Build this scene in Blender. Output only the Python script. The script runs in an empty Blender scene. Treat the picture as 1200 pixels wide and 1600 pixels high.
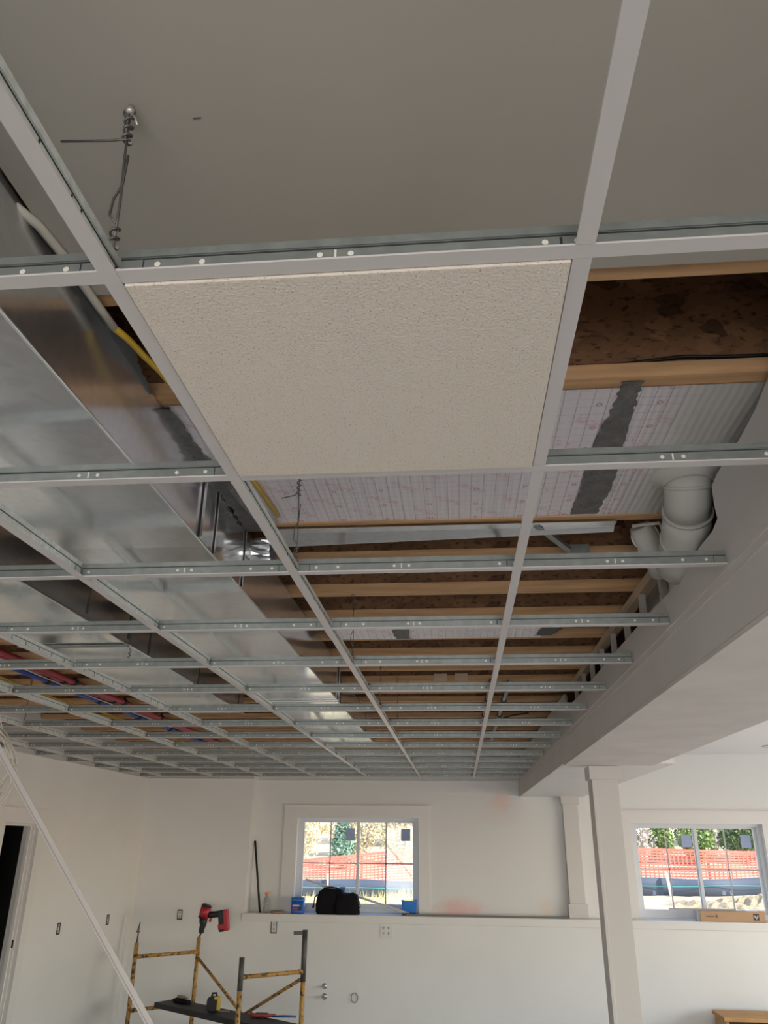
import bpy, math, random
from mathutils import Vector, Matrix
random.seed(7)
PI = math.pi
# ------------------------------------------------------------------ camera, world, sun, lights, exposure
CZ = 1.92                     # camera height above the floor; below, every z is measured from the camera's height
FPX, YAW, PIT, ROL = 1205.9, 0.094524, 0.402794, 0.010271
cf = Vector((-math.cos(PIT)*math.sin(YAW), math.cos(PIT)*math.cos(YAW), math.sin(PIT)))
_r = Vector((math.cos(YAW), math.sin(YAW), 0)); _u = _r.cross(cf)
cr = _r*math.cos(ROL) + _u*math.sin(ROL); cu = _u*math.cos(ROL) - _r*math.sin(ROL)
scene = bpy.context.scene
COL = scene.collection
cam = bpy.data.cameras.new('camera'); camo = bpy.data.objects.new('camera', cam); COL.objects.link(camo)
cam.sensor_fit = 'VERTICAL'; cam.sensor_height = 32; cam.sensor_width = 24; cam.lens = FPX*32/1600
cam.clip_start = .02; cam.clip_end = 300
M3 = Matrix((cr, cu, -cf)).transposed().to_4x4(); M3.translation = Vector((0, 0, CZ)); camo.matrix_world = M3
scene.camera = camo
vs = scene.view_settings
vs.view_transform = 'Standard'; vs.look = 'None'; vs.gamma = 1; vs.use_curve_mapping = False
vs.exposure = 0.55
scene.cycles.max_bounces = 10; scene.cycles.diffuse_bounces = 6; scene.cycles.glossy_bounces = 5
scene.cycles.caustics_reflective = False; scene.cycles.caustics_refractive = False
scene.cycles.sample_clamp_indirect = 6
w = bpy.data.worlds.new('sky'); scene.world = w; w.use_nodes = True
nt = w.node_tree; bg = nt.nodes['Background']
sky = nt.nodes.new('ShaderNodeTexSky'); sky.sky_type = 'NISHITA'; sky.sun_disc = False
sky.sun_elevation = math.radians(38); sky.sun_rotation = math.radians(110)
nt.links.new(sky.outputs[0], bg.inputs[0]); bg.inputs[1].default_value = 0.42
sun = bpy.data.lights.new('sun', 'SUN'); sun.energy = 7.0; sun.angle = .009; sun.color = (1, .95, .86)
so = bpy.data.objects.new('sun', sun); COL.objects.link(so)
so.rotation_euler = Vector((.72, -.42, .62)).to_track_quat('Z', 'Y').to_euler()

def area(name, loc, direction, sx, sy, power, color):
    l = bpy.data.lights.new(name, 'AREA'); l.shape = 'RECTANGLE'; l.size = sx; l.size_y = sy; l.energy = power; l.color = color
    o = bpy.data.objects.new(name, l); COL.objects.link(o); o.location = Vector(loc) + Vector((0, 0, CZ))
    o.rotation_euler = Vector(direction).to_track_quat('-Z', 'Y').to_euler()
# added area lamps, as daylight from unseen openings assumed in rear and right walls
area('rear_opening_fill', (0.4, -4.85, -.75), (0, 1, 0), 5.2, 2.2, 125, (1, .985, .965))
area('side_opening_fill', (6.4, 4.6, -.55), (-1, 0, 0), 7.2, 1.5, 60, (1, .985, .965))

# ------------------------------------------------------------------ helpers
def ray(x, y): return cf + cr*((x-600)/FPX) + cu*((800-y)/FPX)
def atz(x, y, z): d = ray(x, y); return d*(z/d.z)
def aty(x, y, Y): d = ray(x, y); return d*(Y/d.y)
def atx(x, y, X): d = ray(x, y); return d*(X/d.x)
def proj(p):
    d = Vector(p); k = d.dot(cf)
    return None if k <= .02 else (600 + FPX*d.dot(cr)/k, 800 - FPX*d.dot(cu)/k)
def inview(a, b, m=25):
    a = Vector(a); b = Vector(b)
    for i in range(41):
        q = proj(a.lerp(b, i/40))
        if q and -m < q[0] < 1200+m and -m < q[1] < 1600+m: return True
    return False

MATS = {}
def mat(name, col, rough=.6, metal=0., var=0., vscale=6., bump=0., bscale=60., spec=.5, stretch=None):
    if name in MATS: return MATS[name]
    m = bpy.data.materials.new(name); m.use_nodes = True; MATS[name] = m
    N = m.node_tree.nodes; L = m.node_tree.links; b = N['Principled BSDF']
    b.inputs['Base Color'].default_value = (*col, 1); b.inputs['Roughness'].default_value = rough
    b.inputs['Metallic'].default_value = metal; b.inputs['Specular IOR Level'].default_value = spec
    if var or bump:
        tc = N.new('ShaderNodeTexCoord'); mp = N.new('ShaderNodeMapping'); L.new(tc.outputs['Object'], mp.inputs[0])
        if stretch: mp.inputs['Scale'].default_value = stretch
    if var:
        n = N.new('ShaderNodeTexNoise'); n.inputs['Scale'].default_value = vscale; n.inputs['Detail'].default_value = 6
        L.new(mp.outputs[0], n.inputs[0])
        r = N.new('ShaderNodeValToRGB'); r.color_ramp.elements[0].position = .3; r.color_ramp.elements[1].position = .7
        r.color_ramp.elements[0].color = (*[max(0, c*(1-var)) for c in col], 1)
        r.color_ramp.elements[1].color = (*[min(1, c*(1+var)) for c in col], 1)
        L.new(n.outputs['Fac'], r.inputs[0]); L.new(r.outputs[0], b.inputs['Base Color'])
    if bump:
        n2 = N.new('ShaderNodeTexNoise'); n2.inputs['Scale'].default_value = bscale; n2.inputs['Detail'].default_value = 4
        L.new(mp.outputs[0], n2.inputs[0])
        bp = N.new('ShaderNodeBump'); bp.inputs['Strength'].default_value = bump; bp.inputs['Distance'].default_value = .01
        L.new(n2.outputs['Fac'], bp.inputs['Height']); L.new(bp.outputs[0], b.inputs['Normal'])
    return m

class MB:
    def __init__(s): s.v = []; s.f = []; s.m = []; s.sm = []
    def face(s, idx, m=0, smooth=False): s.f.append(tuple(idx)); s.m.append(m); s.sm.append(smooth)
    def quad(s, pts, m=0):
        b = len(s.v); s.v += [tuple(p) for p in pts]; s.face(range(b, b+len(pts)), m)
    def box(s, x0, x1, y0, y1, z0, z1, m=0):
        return s.hexa([(x0,y0,z0),(x1,y0,z0),(x1,y1,z0),(x0,y1,z0),(x0,y0,z1),(x1,y0,z1),(x1,y1,z1),(x0,y1,z1)], m)
    def hexa(s, p, m=0):
        b = len(s.v); s.v += [tuple(q) for q in p]
        for f in ((3,2,1,0),(4,5,6,7),(0,1,5,4),(1,2,6,5),(2,3,7,6),(3,0,4,7)): s.face([b+i for i in f], m)
    def obox(s, c, ax, ay, az, m=0):
        c = Vector(c); ax = Vector(ax); ay = Vector(ay); az = Vector(az)
        s.hexa([c-ax-ay-az, c+ax-ay-az, c+ax+ay-az, c-ax+ay-az, c-ax-ay+az, c+ax-ay+az, c+ax+ay+az, c-ax+ay+az], m)
    def bar(s, p0, p1, wd, ht, up=(0,0,1), m=0):
        p0 = Vector(p0); p1 = Vector(p1); d = p1-p0; side = d.cross(Vector(up)).normalized(); u = side.cross(d).normalized()
        s.obox((p0+p1)/2, d/2, side*wd/2, u*ht/2, m)
    def tube(s, pts, r, n=8, m=0, caps=True, flat=1.0):
        pts = [Vector(p) for p in pts]; k = len(pts)
        rs = r if isinstance(r, (list, tuple)) else [r]*k
        base = len(s.v); ref = None
        for i, p in enumerate(pts):
            d = (pts[min(i+1, k-1)] - pts[max(i-1, 0)])
            if d.length < 1e-9: d = Vector((0,0,1))
            d.normalize()
            if ref is None: ref = Vector((0,0,1)) if abs(d.z) < .9 else Vector((1,0,0))
            a = d.cross(ref); 
            if a.length < 1e-6: a = d.cross(Vector((0.3,1,0.1)))
            a.normalize(); b = a.cross(d).normalized(); ref = b
            for j in range(n):
                t = 2*PI*j/n; s.v.append(tuple(p + a*math.cos(t)*rs[i] + b*math.sin(t)*rs[i]*flat))
        for i in range(k-1):
            for j in range(n):
                j2 = (j+1) % n
                s.face((base+i*n+j, base+i*n+j2, base+(i+1)*n+j2, base+(i+1)*n+j), m, n > 5)
        if caps:
            s.face([base+j for j in range(n-1, -1, -1)], m); s.face([base+(k-1)*n+j for j in range(n)], m)
    def cyl(s, p0, p1, r0, r1=None, n=16, m=0): s.tube([p0, p1], [r0, r0 if r1 is None else r1], n, m)
    def lathe(s, c, prof, n=24, m=0, axis=(0,0,1)):
        ax = Vector(axis).normalized(); c = Vector(c)
        s.tube([c+ax*(h+i*1e-6) for i, (r, h) in enumerate(prof)], [max(r, 1e-4) for r, h in prof], n, m)
    def prism(s, poly, ext, m=0):           # poly: 3-D outline, ext: extrusion vector
        b = len(s.v); n = len(poly); e = Vector(ext)
        s.v += [tuple(Vector(p)) for p in poly] + [tuple(Vector(p)+e) for p in poly]
        s.face(range(b, b+n), m); s.face(range(b+2*n-1, b+n-1, -1), m)
        for i in range(n): j = (i+1) % n; s.face((b+i, b+n+i, b+n+j, b+j), m)
    def sphere(s, c, rad, n=12, k=8, m=0):
        c = Vector(c); rad = rad if isinstance(rad, (tuple, list)) else (rad,)*3
        b = len(s.v)
        for i in range(k+1):
            t = PI*i/k
            for j in range(n):
                a = 2*PI*j/n; s.v.append((c.x+rad[0]*math.sin(t)*math.cos(a), c.y+rad[1]*math.sin(t)*math.sin(a), c.z+rad[2]*math.cos(t)))
        for i in range(k):
            for j in range(n): s.face((b+i*n+j, b+(i+1)*n+j, b+(i+1)*n+(j+1)%n, b+i*n+(j+1)%n), m, True)
    def mesh(s, name, mats, org=(0,0,0)):
        me = bpy.data.meshes.new(name)
        me.from_pydata([(x-org[0], y-org[1], z-org[2]) for x, y, z in s.v], [], s.f)
        for mm in (mats if isinstance(mats, (list, tuple)) else [mats]): me.materials.append(mm)
        me.polygons.foreach_set('material_index', s.m); me.polygons.foreach_set('use_smooth', s.sm)
        me.update(); return me

ORG = {}
def tag(o, label=None, cat=None, group=None, kind=None):
    if label: o['label'] = label
    if cat: o['category'] = cat
    if group: o['group'] = group
    if kind: o['kind'] = kind
    return o
def thing(name, label, cat, loc, group=None):
    o = bpy.data.objects.new(name, None); COL.objects.link(o); o.empty_display_size = .05
    o.location = (loc[0], loc[1], loc[2]+CZ); ORG[o.name] = tuple(loc)
    return tag(o, label, cat, group)
def fixn(me):
    import bmesh
    bm = bmesh.new(); bm.from_mesh(me); bmesh.ops.recalc_face_normals(bm, faces=bm.faces); bm.to_mesh(me); bm.free()
def build(mb, name, mats, parent=None, org=None, bevel=0, label=None, cat=None, group=None, kind=None, fix=True):
    if parent is not None: org = ORG[parent.name]
    elif org is None:
        xs = [v[0] for v in mb.v]; ys = [v[1] for v in mb.v]; zs = [v[2] for v in mb.v]
        org = ((min(xs)+max(xs))/2, (min(ys)+max(ys))/2, min(zs))
    me = mb.mesh(name, mats, org)
    if fix: fixn(me)
    o = bpy.data.objects.new(name, me); COL.objects.link(o); ORG[o.name] = tuple(org)
    if parent is not None: o.parent = parent
    else: o.location = (org[0], org[1], org[2]+CZ)
    if bevel:
        b = o.modifiers.new('bevel', 'BEVEL'); b.width = bevel; b.segments = 2; b.limit_method = 'ANGLE'
    return tag(o, label, cat, group, kind)
def struct(mb, name, mats, **k): return build(mb, name, mats, kind='structure', **k)
def copy_tree(root, loc, label=None, group=None):
    r = root.copy(); COL.objects.link(r); r.location = (loc[0], loc[1], loc[2]+CZ); ORG[r.name] = tuple(loc)
    if label: r['label'] = label
    if group: r['group'] = group
    for ch in list(root.children):
        c = ch.copy(); COL.objects.link(c); c.parent = r
        for g in ch.children:
            d = g.copy(); COL.objects.link(d); d.parent = c
    return r

# ------------------------------------------------------------------ materials
wallpaint = mat('wall_paint', (.74, .73, .71), .55, var=.02, vscale=2, bump=.03, bscale=120)
trimpaint = mat('trim_paint', (.72, .70, .68), .4)
beampaint = mat('beam_paint', (.62, .60, .585), .6, var=.04, vscale=2.2, bump=.03, bscale=90)
beamunder = mat('beam_skimmed_drywall', (.66, .62, .58), .7, var=.07, vscale=3.5)
dryw = mat('raw_drywall', (.47, .44, .385), .8, var=.05, vscale=1.3)
capwhite = mat('white_enamel_cap', (.62, .585, .575), .35)
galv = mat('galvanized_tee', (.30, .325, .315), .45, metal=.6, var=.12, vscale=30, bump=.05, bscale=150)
galv_lit = mat('galvanized_tee_lit', (.72, .76, .73), .38, metal=.35, var=.15, vscale=60)  # paler copy of the tee metal; sheen from side windows put into the colour
holem = mat('punched_hole_rim', (.80, .77, .70), .5)
slotm = mat('dark_slot', (.03, .028, .026), .8)
lumber = mat('spruce_lumber', (.62, .37, .19), .7, var=.22, vscale=3, bump=.1, bscale=20, stretch=(1, 14, 14))
lumbery = mat('spruce_plate', (.55, .42, .30), .7, var=.2, vscale=3, stretch=(14, 1, 14))
steel = mat('wire_steel', (.16, .15, .135), .45, metal=.7)
blackp = mat('black_plastic', (.012, .012, .013), .45)
floorm = mat('concrete_floor', (.50, .485, .465), .7, var=.1, vscale=1.2)

def duct_mat():
    m = mat('galvanized_duct', (.66, .68, .70), .2, metal=.86)
    N = m.node_tree.nodes; L = m.node_tree.links; b = N['Principled BSDF']
    tc = N.new('ShaderNodeTexCoord'); mp = N.new('ShaderNodeMapping'); mp.inputs['Scale'].default_value = (1, .6, 1)
    L.new(tc.outputs['Object'], mp.inputs[0])
    n = N.new('ShaderNodeTexNoise'); n.inputs['Scale'].default_value = 2.2; n.inputs['Detail'].default_value = 8; L.new(mp.outputs[0], n.inputs[0])
    mr = N.new('ShaderNodeMapRange'); mr.inputs[3].default_value = .07; mr.inputs[4].default_value = .27; mr.inputs[1].default_value = .3; mr.inputs[2].default_value = .7
    L.new(n.outputs['Fac'], mr.inputs[0]); L.new(mr.outputs[0], b.inputs['Roughness'])
    n2 = N.new('ShaderNodeTexNoise'); n2.inputs['Scale'].default_value = 3.2; n2.inputs['Detail'].default_value = 2; L.new(tc.outputs['Object'], n2.inputs[0])
    bp = N.new('ShaderNodeBump'); bp.inputs['Strength'].default_value = .10; bp.inputs['Distance'].default_value = .012
    L.new(n2.outputs['Fac'], bp.inputs['Height']); L.new(bp.outputs[0], b.inputs['Normal'])
    n3 = N.new('ShaderNodeTexVoronoi'); n3.inputs['Scale'].default_value = 55; L.new(tc.outputs['Object'], n3.inputs[0])
    r = N.new('ShaderNodeValToRGB'); r.color_ramp.elements[0].color = (.76, .78, .80, 1); r.color_ramp.elements[1].color = (.86, .88, .90, 1)
    L.new(n3.outputs['Color'], r.inputs[0]); L.new(r.outputs[0], b.inputs['Base Color'])
    return m
ductm = duct_mat()
seamm = mat('duct_hem', (.85, .87, .88), .3, metal=.9)
mastic = mat('grey_mastic', (.155, .15, .145), .55, bump=.5, bscale=70, var=.25, vscale=25)

def osb_mat():
    m = mat('strand_board', (.2, .1, .05), .75)
    N = m.node_tree.nodes; L = m.node_tree.links; b = N['Principled BSDF']
    tc = N.new('ShaderNodeTexCoord'); mp = N.new('ShaderNodeMapping'); mp.inputs['Scale'].default_value = (14, 1, 22); L.new(tc.outputs['Object'], mp.inputs[0])
    nz = N.new('ShaderNodeTexNoise'); nz.inputs['Scale'].default_value = 1.5; L.new(mp.outputs[0], nz.inputs[0])
    add = N.new('ShaderNodeMixRGB'); add.inputs[0].default_value = .35; L.new(mp.outputs[0], add.inputs[1]); L.new(nz.outputs['Color'], add.inputs[2])
    v = N.new('ShaderNodeTexVoronoi'); v.inputs['Scale'].default_value = 2.2; L.new(add.outputs[0], v.inputs[0])
    r = N.new('ShaderNodeValToRGB'); e = r.color_ramp.elements
    e[0].position = 0; e[0].color = (.10, .045, .022, 1); e[1].position = 1; e[1].color = (.30, .155, .075, 1)
    k = e.new(.12); k.color = (.20, .10, .048, 1); k = e.new(.7); k.color = (.25, .128, .062, 1)
    sep = N.new('ShaderNodeSeparateColor'); L.new(v.outputs['Color'], sep.inputs[0]); L.new(sep.outputs[0], r.inputs[0])
    mp2 = N.new('ShaderNodeMapping'); mp2.inputs['Scale'].default_value = (22, 1, 40); L.new(tc.outputs['Object'], mp2.inputs[0])
    fl = N.new('ShaderNodeTexNoise'); fl.inputs['Scale'].default_value = 1.6; fl.inputs['Detail'].default_value = 5; L.new(mp2.outputs[0], fl.inputs[0])
    fr = N.new('ShaderNodeValToRGB'); fr.color_ramp.elements[0].position = .34; fr.color_ramp.elements[0].color = (.35, .3, .28, 1); fr.color_ramp.elements[1].position = .44; fr.color_ramp.elements[1].color = (1, 1, 1, 1); L.new(fl.outputs['Fac'], fr.inputs[0])
    mx = N.new('ShaderNodeMixRGB'); mx.blend_type = 'MULTIPLY'; mx.inputs[0].default_value = 1; L.new(r.outputs[0], mx.inputs[1]); L.new(fr.outputs[0], mx.inputs[2]); L.new(mx.outputs[0], b.inputs['Base Color'])
    return m
osb = osb_mat()

def foil_mat():
    m = mat('bubble_foil', (.80, .76, .80), .34, metal=.3)
    N = m.node_tree.nodes; L = m.node_tree.links; b = N['Principled BSDF']
    g = N.new('ShaderNodeNewGeometry'); sp = N.new('ShaderNodeSeparateXYZ'); L.new(g.outputs['Position'], sp.inputs[0])
    def mth(op, a, c=None, clamp=False):
        n = N.new('ShaderNodeMath'); n.operation = op; n.use_clamp = clamp
        for i, q in enumerate((a, c)):
            if q is None: continue
            if isinstance(q, (int, float)): n.inputs[i].default_value = q
            else: L.new(q, n.inputs[i])
        return n.outputs[0]
    def cellc(o, size, off=0): return mth('SUBTRACT', mth('FRACT', mth('DIVIDE', mth('ADD', o, 10+off), size)), .5)
    X, Y = sp.outputs[0], sp.outputs[1]
    l1 = mth('LESS_THAN', mth('ABSOLUTE', cellc(X, .036)), .035)
    l2 = mth('LESS_THAN', mth('ABSOLUTE', cellc(Y, .036)), .03)
    lines = mth('MAXIMUM', l1, mth('MULTIPLY', l2, .55))
    n = N.new('ShaderNodeTexNoise'); n.inputs['Scale'].default_value = 3; L.new(g.outputs['Position'], n.inputs[0])
    lines = mth('MULTIPLY', lines, mth('MULTIPLY', n.outputs['Fac'], 1.0))
    # red printed rings and slanted faint blocks of print
    cx = cellc(X, .145); cy = cellc(Y, .115)
    d = mth('SQRT', mth('ADD', mth('POWER', mth('MULTIPLY', cx, .145), 2), mth('POWER', mth('MULTIPLY', cy, .115), 2)))
    ring = mth('LESS_THAN', mth('ABSOLUTE', mth('SUBTRACT', d, .0062)), .0015)
    u = mth('ADD', X, mth('MULTIPLY', Y, .8)); vv = mth('SUBTRACT', Y, mth('MULTIPLY', X, .8))
    blk = mth('MULTIPLY', mth('LESS_THAN', mth('ABSOLUTE', cellc(u, .21, .1)), .30), mth('LESS_THAN', mth('ABSOLUTE', cellc(vv, .15)), .12))
    n2 = N.new('ShaderNodeTexNoise'); n2.inputs['Scale'].default_value = 120; L.new(g.outputs['Position'], n2.inputs[0])
    blk = mth('MULTIPLY', blk, mth('GREATER_THAN', n2.outputs['Fac'], .52))
    c1 = N.new('ShaderNodeMixRGB'); c1.inputs[1].default_value = (.86, .81, .86, 1); c1.inputs[2].default_value = (.16, .14, .16, 1); L.new(lines, c1.inputs[0])
    c2 = N.new('ShaderNodeMixRGB'); c2.inputs[2].default_value = (.72, .34, .36, 1); L.new(mth('MULTIPLY', blk, .45), c2.inputs[0]); L.new(c1.outputs[0], c2.inputs[1])
    c3 = N.new('ShaderNodeMixRGB'); c3.inputs[2].default_value = (.45, .05, .07, 1); L.new(mth('MULTIPLY', ring, .8), c3.inputs[0]); L.new(c2.outputs[0], c3.inputs[1])
    # white overspray towards the bulkhead
    mr = N.new('ShaderNodeMapRange'); mr.inputs[1].default_value = .50; mr.inputs[2].default_value = .62; L.new(X, mr.inputs[0])
    c4 = N.new('ShaderNodeMixRGB'); c4.inputs[2].default_value = (.60, .59, .57, 1); L.new(mr.outputs[0], c4.inputs[0]); L.new(c3.outputs[0], c4.inputs[1])
    L.new(c4.outputs[0], b.inputs['Base Color'])
    L.new(mth('MULTIPLY', mth('SUBTRACT', 1, mr.outputs[0]), .3), b.inputs['Metallic'])
    wv = N.new('ShaderNodeTexWave'); wv.inputs['Scale'].default_value = 16; wv.inputs['Distortion'].default_value = 1.2; wv.inputs['Detail'].default_value = 1; L.new(g.outputs['Position'], wv.inputs[0])
    bp = N.new('ShaderNodeBump'); bp.inputs['Strength'].default_value = .16; bp.inputs['Distance'].default_value = .006; L.new(wv.outputs['Fac'], bp.inputs['Height']); L.new(bp.outputs[0], b.inputs['Normal'])
    return m
foilm = foil_mat()

def tile_mat():
    m = mat('mineral_fibre', (.72, .66, .585), .9)
    N = m.node_tree.nodes; L = m.node_tree.links; b = N['Principled BSDF']
    tc = N.new('ShaderNodeTexCoord')
    n = N.new('ShaderNodeTexNoise'); n.inputs['Scale'].default_value = 330; n.inputs['Detail'].default_value = 2; L.new(tc.outputs['Object'], n.inputs[0])
    r = N.new('ShaderNodeValToRGB'); r.color_ramp.elements[0].position = .29; r.color_ramp.elements[0].color = (.36, .32, .27, 1)
    r.color_ramp.elements[1].position = .38; r.color_ramp.elements[1].color = (.74, .665, .575, 1); L.new(n.outputs['Fac'], r.inputs[0]); L.new(r.outputs[0], b.inputs['Base Color'])
    n2 = N.new('ShaderNodeTexNoise'); n2.inputs['Scale'].default_value = 230; n2.inputs['Detail'].default_value = 3; L.new(tc.outputs['Object'], n2.inputs[0])
    bp = N.new('ShaderNodeBump'); bp.inputs['Strength'].default_value = .55; bp.inputs['Distance'].default_value = .003; L.new(n2.outputs['Fac'], bp.inputs['Height']); L.new(bp.outputs[0], b.inputs['Normal'])
    return m
tilem = tile_mat()

def glass_mat():
    m = bpy.data.materials.new('window_glass'); m.use_nodes = True; N = m.node_tree.nodes; L = m.node_tree.links
    N.remove(N['Principled BSDF']); t = N.new('ShaderNodeBsdfTransparent'); t.inputs[0].default_value = (.95, .97, .97, 1)
    g = N.new('ShaderNodeBsdfGlossy'); g.inputs['Roughness'].default_value = .02; x = N.new('ShaderNodeMixShader'); x.inputs[0].default_value = .05
    L.new(t.outputs[0], x.inputs[1]); L.new(g.outputs[0], x.inputs[2]); L.new(x.outputs[0], N['Material Output'].inputs[0]); return m
glassm = glass_mat()

def patched_wall(name, base, blobs):
    m = mat(name, base, .55, bump=.03, bscale=120)
    N = m.node_tree.nodes; L = m.node_tree.links; b = N['Principled BSDF']; g = N.new('ShaderNodeNewGeometry'); prev = None
    for (p, rx, rz, col, k) in blobs:
        s = N.new('ShaderNodeVectorMath'); s.operation = 'SUBTRACT'; L.new(g.outputs['Position'], s.inputs[0]); s.inputs[1].default_value = (p[0], p[1], p[2]+CZ)
        q = N.new('ShaderNodeVectorMath'); q.operation = 'MULTIPLY'; L.new(s.outputs[0], q.inputs[0]); q.inputs[1].default_value = (1/rx, 0, 1/rz)
        ln = N.new('ShaderNodeVectorMath'); ln.operation = 'LENGTH'; L.new(q.outputs[0], ln.inputs[0])
        nz = N.new('ShaderNodeTexNoise'); nz.inputs['Scale'].default_value = 9; L.new(g.outputs['Position'], nz.inputs[0])
        ad = N.new('ShaderNodeMath'); ad.operation = 'ADD'; L.new(ln.outputs['Value'], ad.inputs[0]); L.new(nz.outputs['Fac'], ad.inputs[1])
        mr = N.new('ShaderNodeMapRange'); mr.inputs[1].default_value = .9; mr.inputs[2].default_value = 1.6; mr.inputs[3].default_value = k; mr.inputs[4].default_value = 0; L.new(ad.outputs[0], mr.inputs[0])
        x = N.new('ShaderNodeMixRGB'); x.inputs[1].default_value = (*base, 1); x.inputs[2].default_value = (*col, 1); L.new(mr.outputs[0], x.inputs[0])
        if prev: L.new(prev, x.inputs[1])
        prev = x.outputs[0]
    L.new(prev, b.inputs['Base Color']); return m

# ------------------------------------------------------------------ the setting
ZF = -CZ; ZG = .675; ZJ = .99; ZT = 1.348         # floor, grid face, joist underside, subfloor underside
XL, XR = -3.75, 6.5; Y1, Y2 = 9.62, 9.85; XB = .72
b = MB(); b.box(XL-.1, XR+.1, -5.1, Y2+.2, ZF-.1, ZF); struct(b, 'floor', floorm)
b = MB(); b.box(XL-.1, XR+.1, -5.1, Y2+.25, ZT, ZT+.03); struct(b, 'roof_deck', osb)
b = MB(); b.box(-.70, XB, -5, 1.17, .98, .9927); b.box(-.692, -.68, 1.0, 1.17, .9927, .9935)
b.box(XL, -1.98, -5, 1.17, .98, .9927); struct(b, 'ceiling', dryw)
b = MB(); b.box(1.31, XR, -5, Y2, .98, .9927); struct(b, 'ceiling_side', mat('ceiling_white', (.80, .79, .78), .7))
# left wall with the doorway
DY0, DY1, DZ = 6.55, 7.13, .11
b = MB(); b.box(XL-.12, XL, -5, DY0, ZF, ZT); b.box(XL-.12, XL, DY1, Y2, ZF, ZT); b.box(XL-.12, XL, DY0, DY1, DZ, ZT); struct(b, 'wall_left', wallpaint)
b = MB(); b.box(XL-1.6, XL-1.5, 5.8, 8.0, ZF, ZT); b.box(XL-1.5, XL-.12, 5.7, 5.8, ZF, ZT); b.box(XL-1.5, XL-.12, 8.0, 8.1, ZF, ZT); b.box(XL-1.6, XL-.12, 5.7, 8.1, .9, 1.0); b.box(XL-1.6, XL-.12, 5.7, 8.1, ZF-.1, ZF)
struct(b, 'wall_closet', mat('closet_dark', (.05, .05, .05), .8))  # closet interior is one near-black colour throughout
b = MB(); c = .115
b.box(XL-.02, XL+.018, DY1-.012, DY1+.095, ZF, DZ); b.box(XL-.02, XL+.018, DY0-.095, DY0+.012, ZF, DZ)
b.box(XL-.02, XL+.022, DY0-.11, DY1+.11, DZ, DZ+c)
b.box(XL, XL+.03, DY0-.12, DY1+.12, DZ+c, DZ+c+.012)
door = struct(b, 'door_1', trimpaint)
b = MB(); b.box(XL-.12, XL-.02, DY1-.02, DY1, ZF, DZ); b.box(XL-.12, XL-.02, DY0, DY0+.02, ZF, DZ); b.box(XL-.12, XL-.02, DY0, DY1, DZ-.02, DZ)
b.box(XL-.075, XL-.045, DY1-.034, DY1-.02, ZF, DZ-.02); build(b, 'door_jamb', trimpaint, parent=door)
b = MB(); b.box(XL-.062, XL-.03, DY1-.0235, DY1-.0195, -.86, -.80); build(b, 'strike_plate', blackp, parent=door, label='black metal strike plate')
# far wall: lower stub wall, full-height piece, recess with the windows
pw1 = patched_wall('far_wall_paint', (.72, .715, .70), [((.50, Y2, .44), .15, .14, (.80, .50, .42), .5), ((-.02, Y2, -.70), .30, .14, (.78, .42, .38), .6), ((.95, Y2, -.68), .10, .10, (.80, .60, .45), .35), ((.45, Y2, .30), .3, .14, (.75, .62, .57), .3)])
WX = [(-1.935, -.487, -.765, .25), (1.965, 3.43, -.765, .215)]
b = MB(); xs = [-2.45, WX[0][0], WX[0][1], WX[1][0], WX[1][1], XR+.1]
b.box(xs[0], xs[1], Y2, Y2+.2, -.9, ZT); b.box(xs[2], xs[3], Y2, Y2+.2, -.9, ZT); b.box(xs[4], xs[5], Y2, Y2+.2, -.9, ZT)
for x0, x1, z0, z1 in WX: b.box(x0, x1, Y2, Y2+.2, z1, ZT); b.box(x0, x1, Y2, Y2+.2, -.9, z0)
struct(b, 'wall_far', pw1)
b = MB(); b.box(XL-.1, -2.45, Y1, Y2+.2, ZF, ZT); struct(b, 'wall_far_corner', wallpaint)
b = MB(); b.box(-2.45, XR+.1, Y1, Y2+.2, ZF, -.845); struct(b, 'wall_far_lower', wallpaint)
b = MB(); b.box(-2.47, XR, Y1-.022, Y2, -.845, -.765); struct(b, 'trim_1', trimpaint, bevel=.004)
b = MB(); b.box(XR, XR+.1, -5, 1.0, ZF, ZT); b.box(XR, XR+.1, 8.2, Y2+.2, ZF, ZT); b.box(XR, XR+.1, 1.0, 8.2, .25, ZT); b.box(XR, XR+.1, 1.0, 8.2, ZF, -1.35); struct(b, 'wall_right', wallpaint)
b = MB(); b.box(XL-.1, -2.2, -5.1, -5, ZF, ZT); b.box(3.0, XR+.1, -5.1, -5, ZF, ZT); b.box(-2.2, 3.0, -5.1, -5, .4, ZT); struct(b, 'wall_back', wallpaint)
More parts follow.
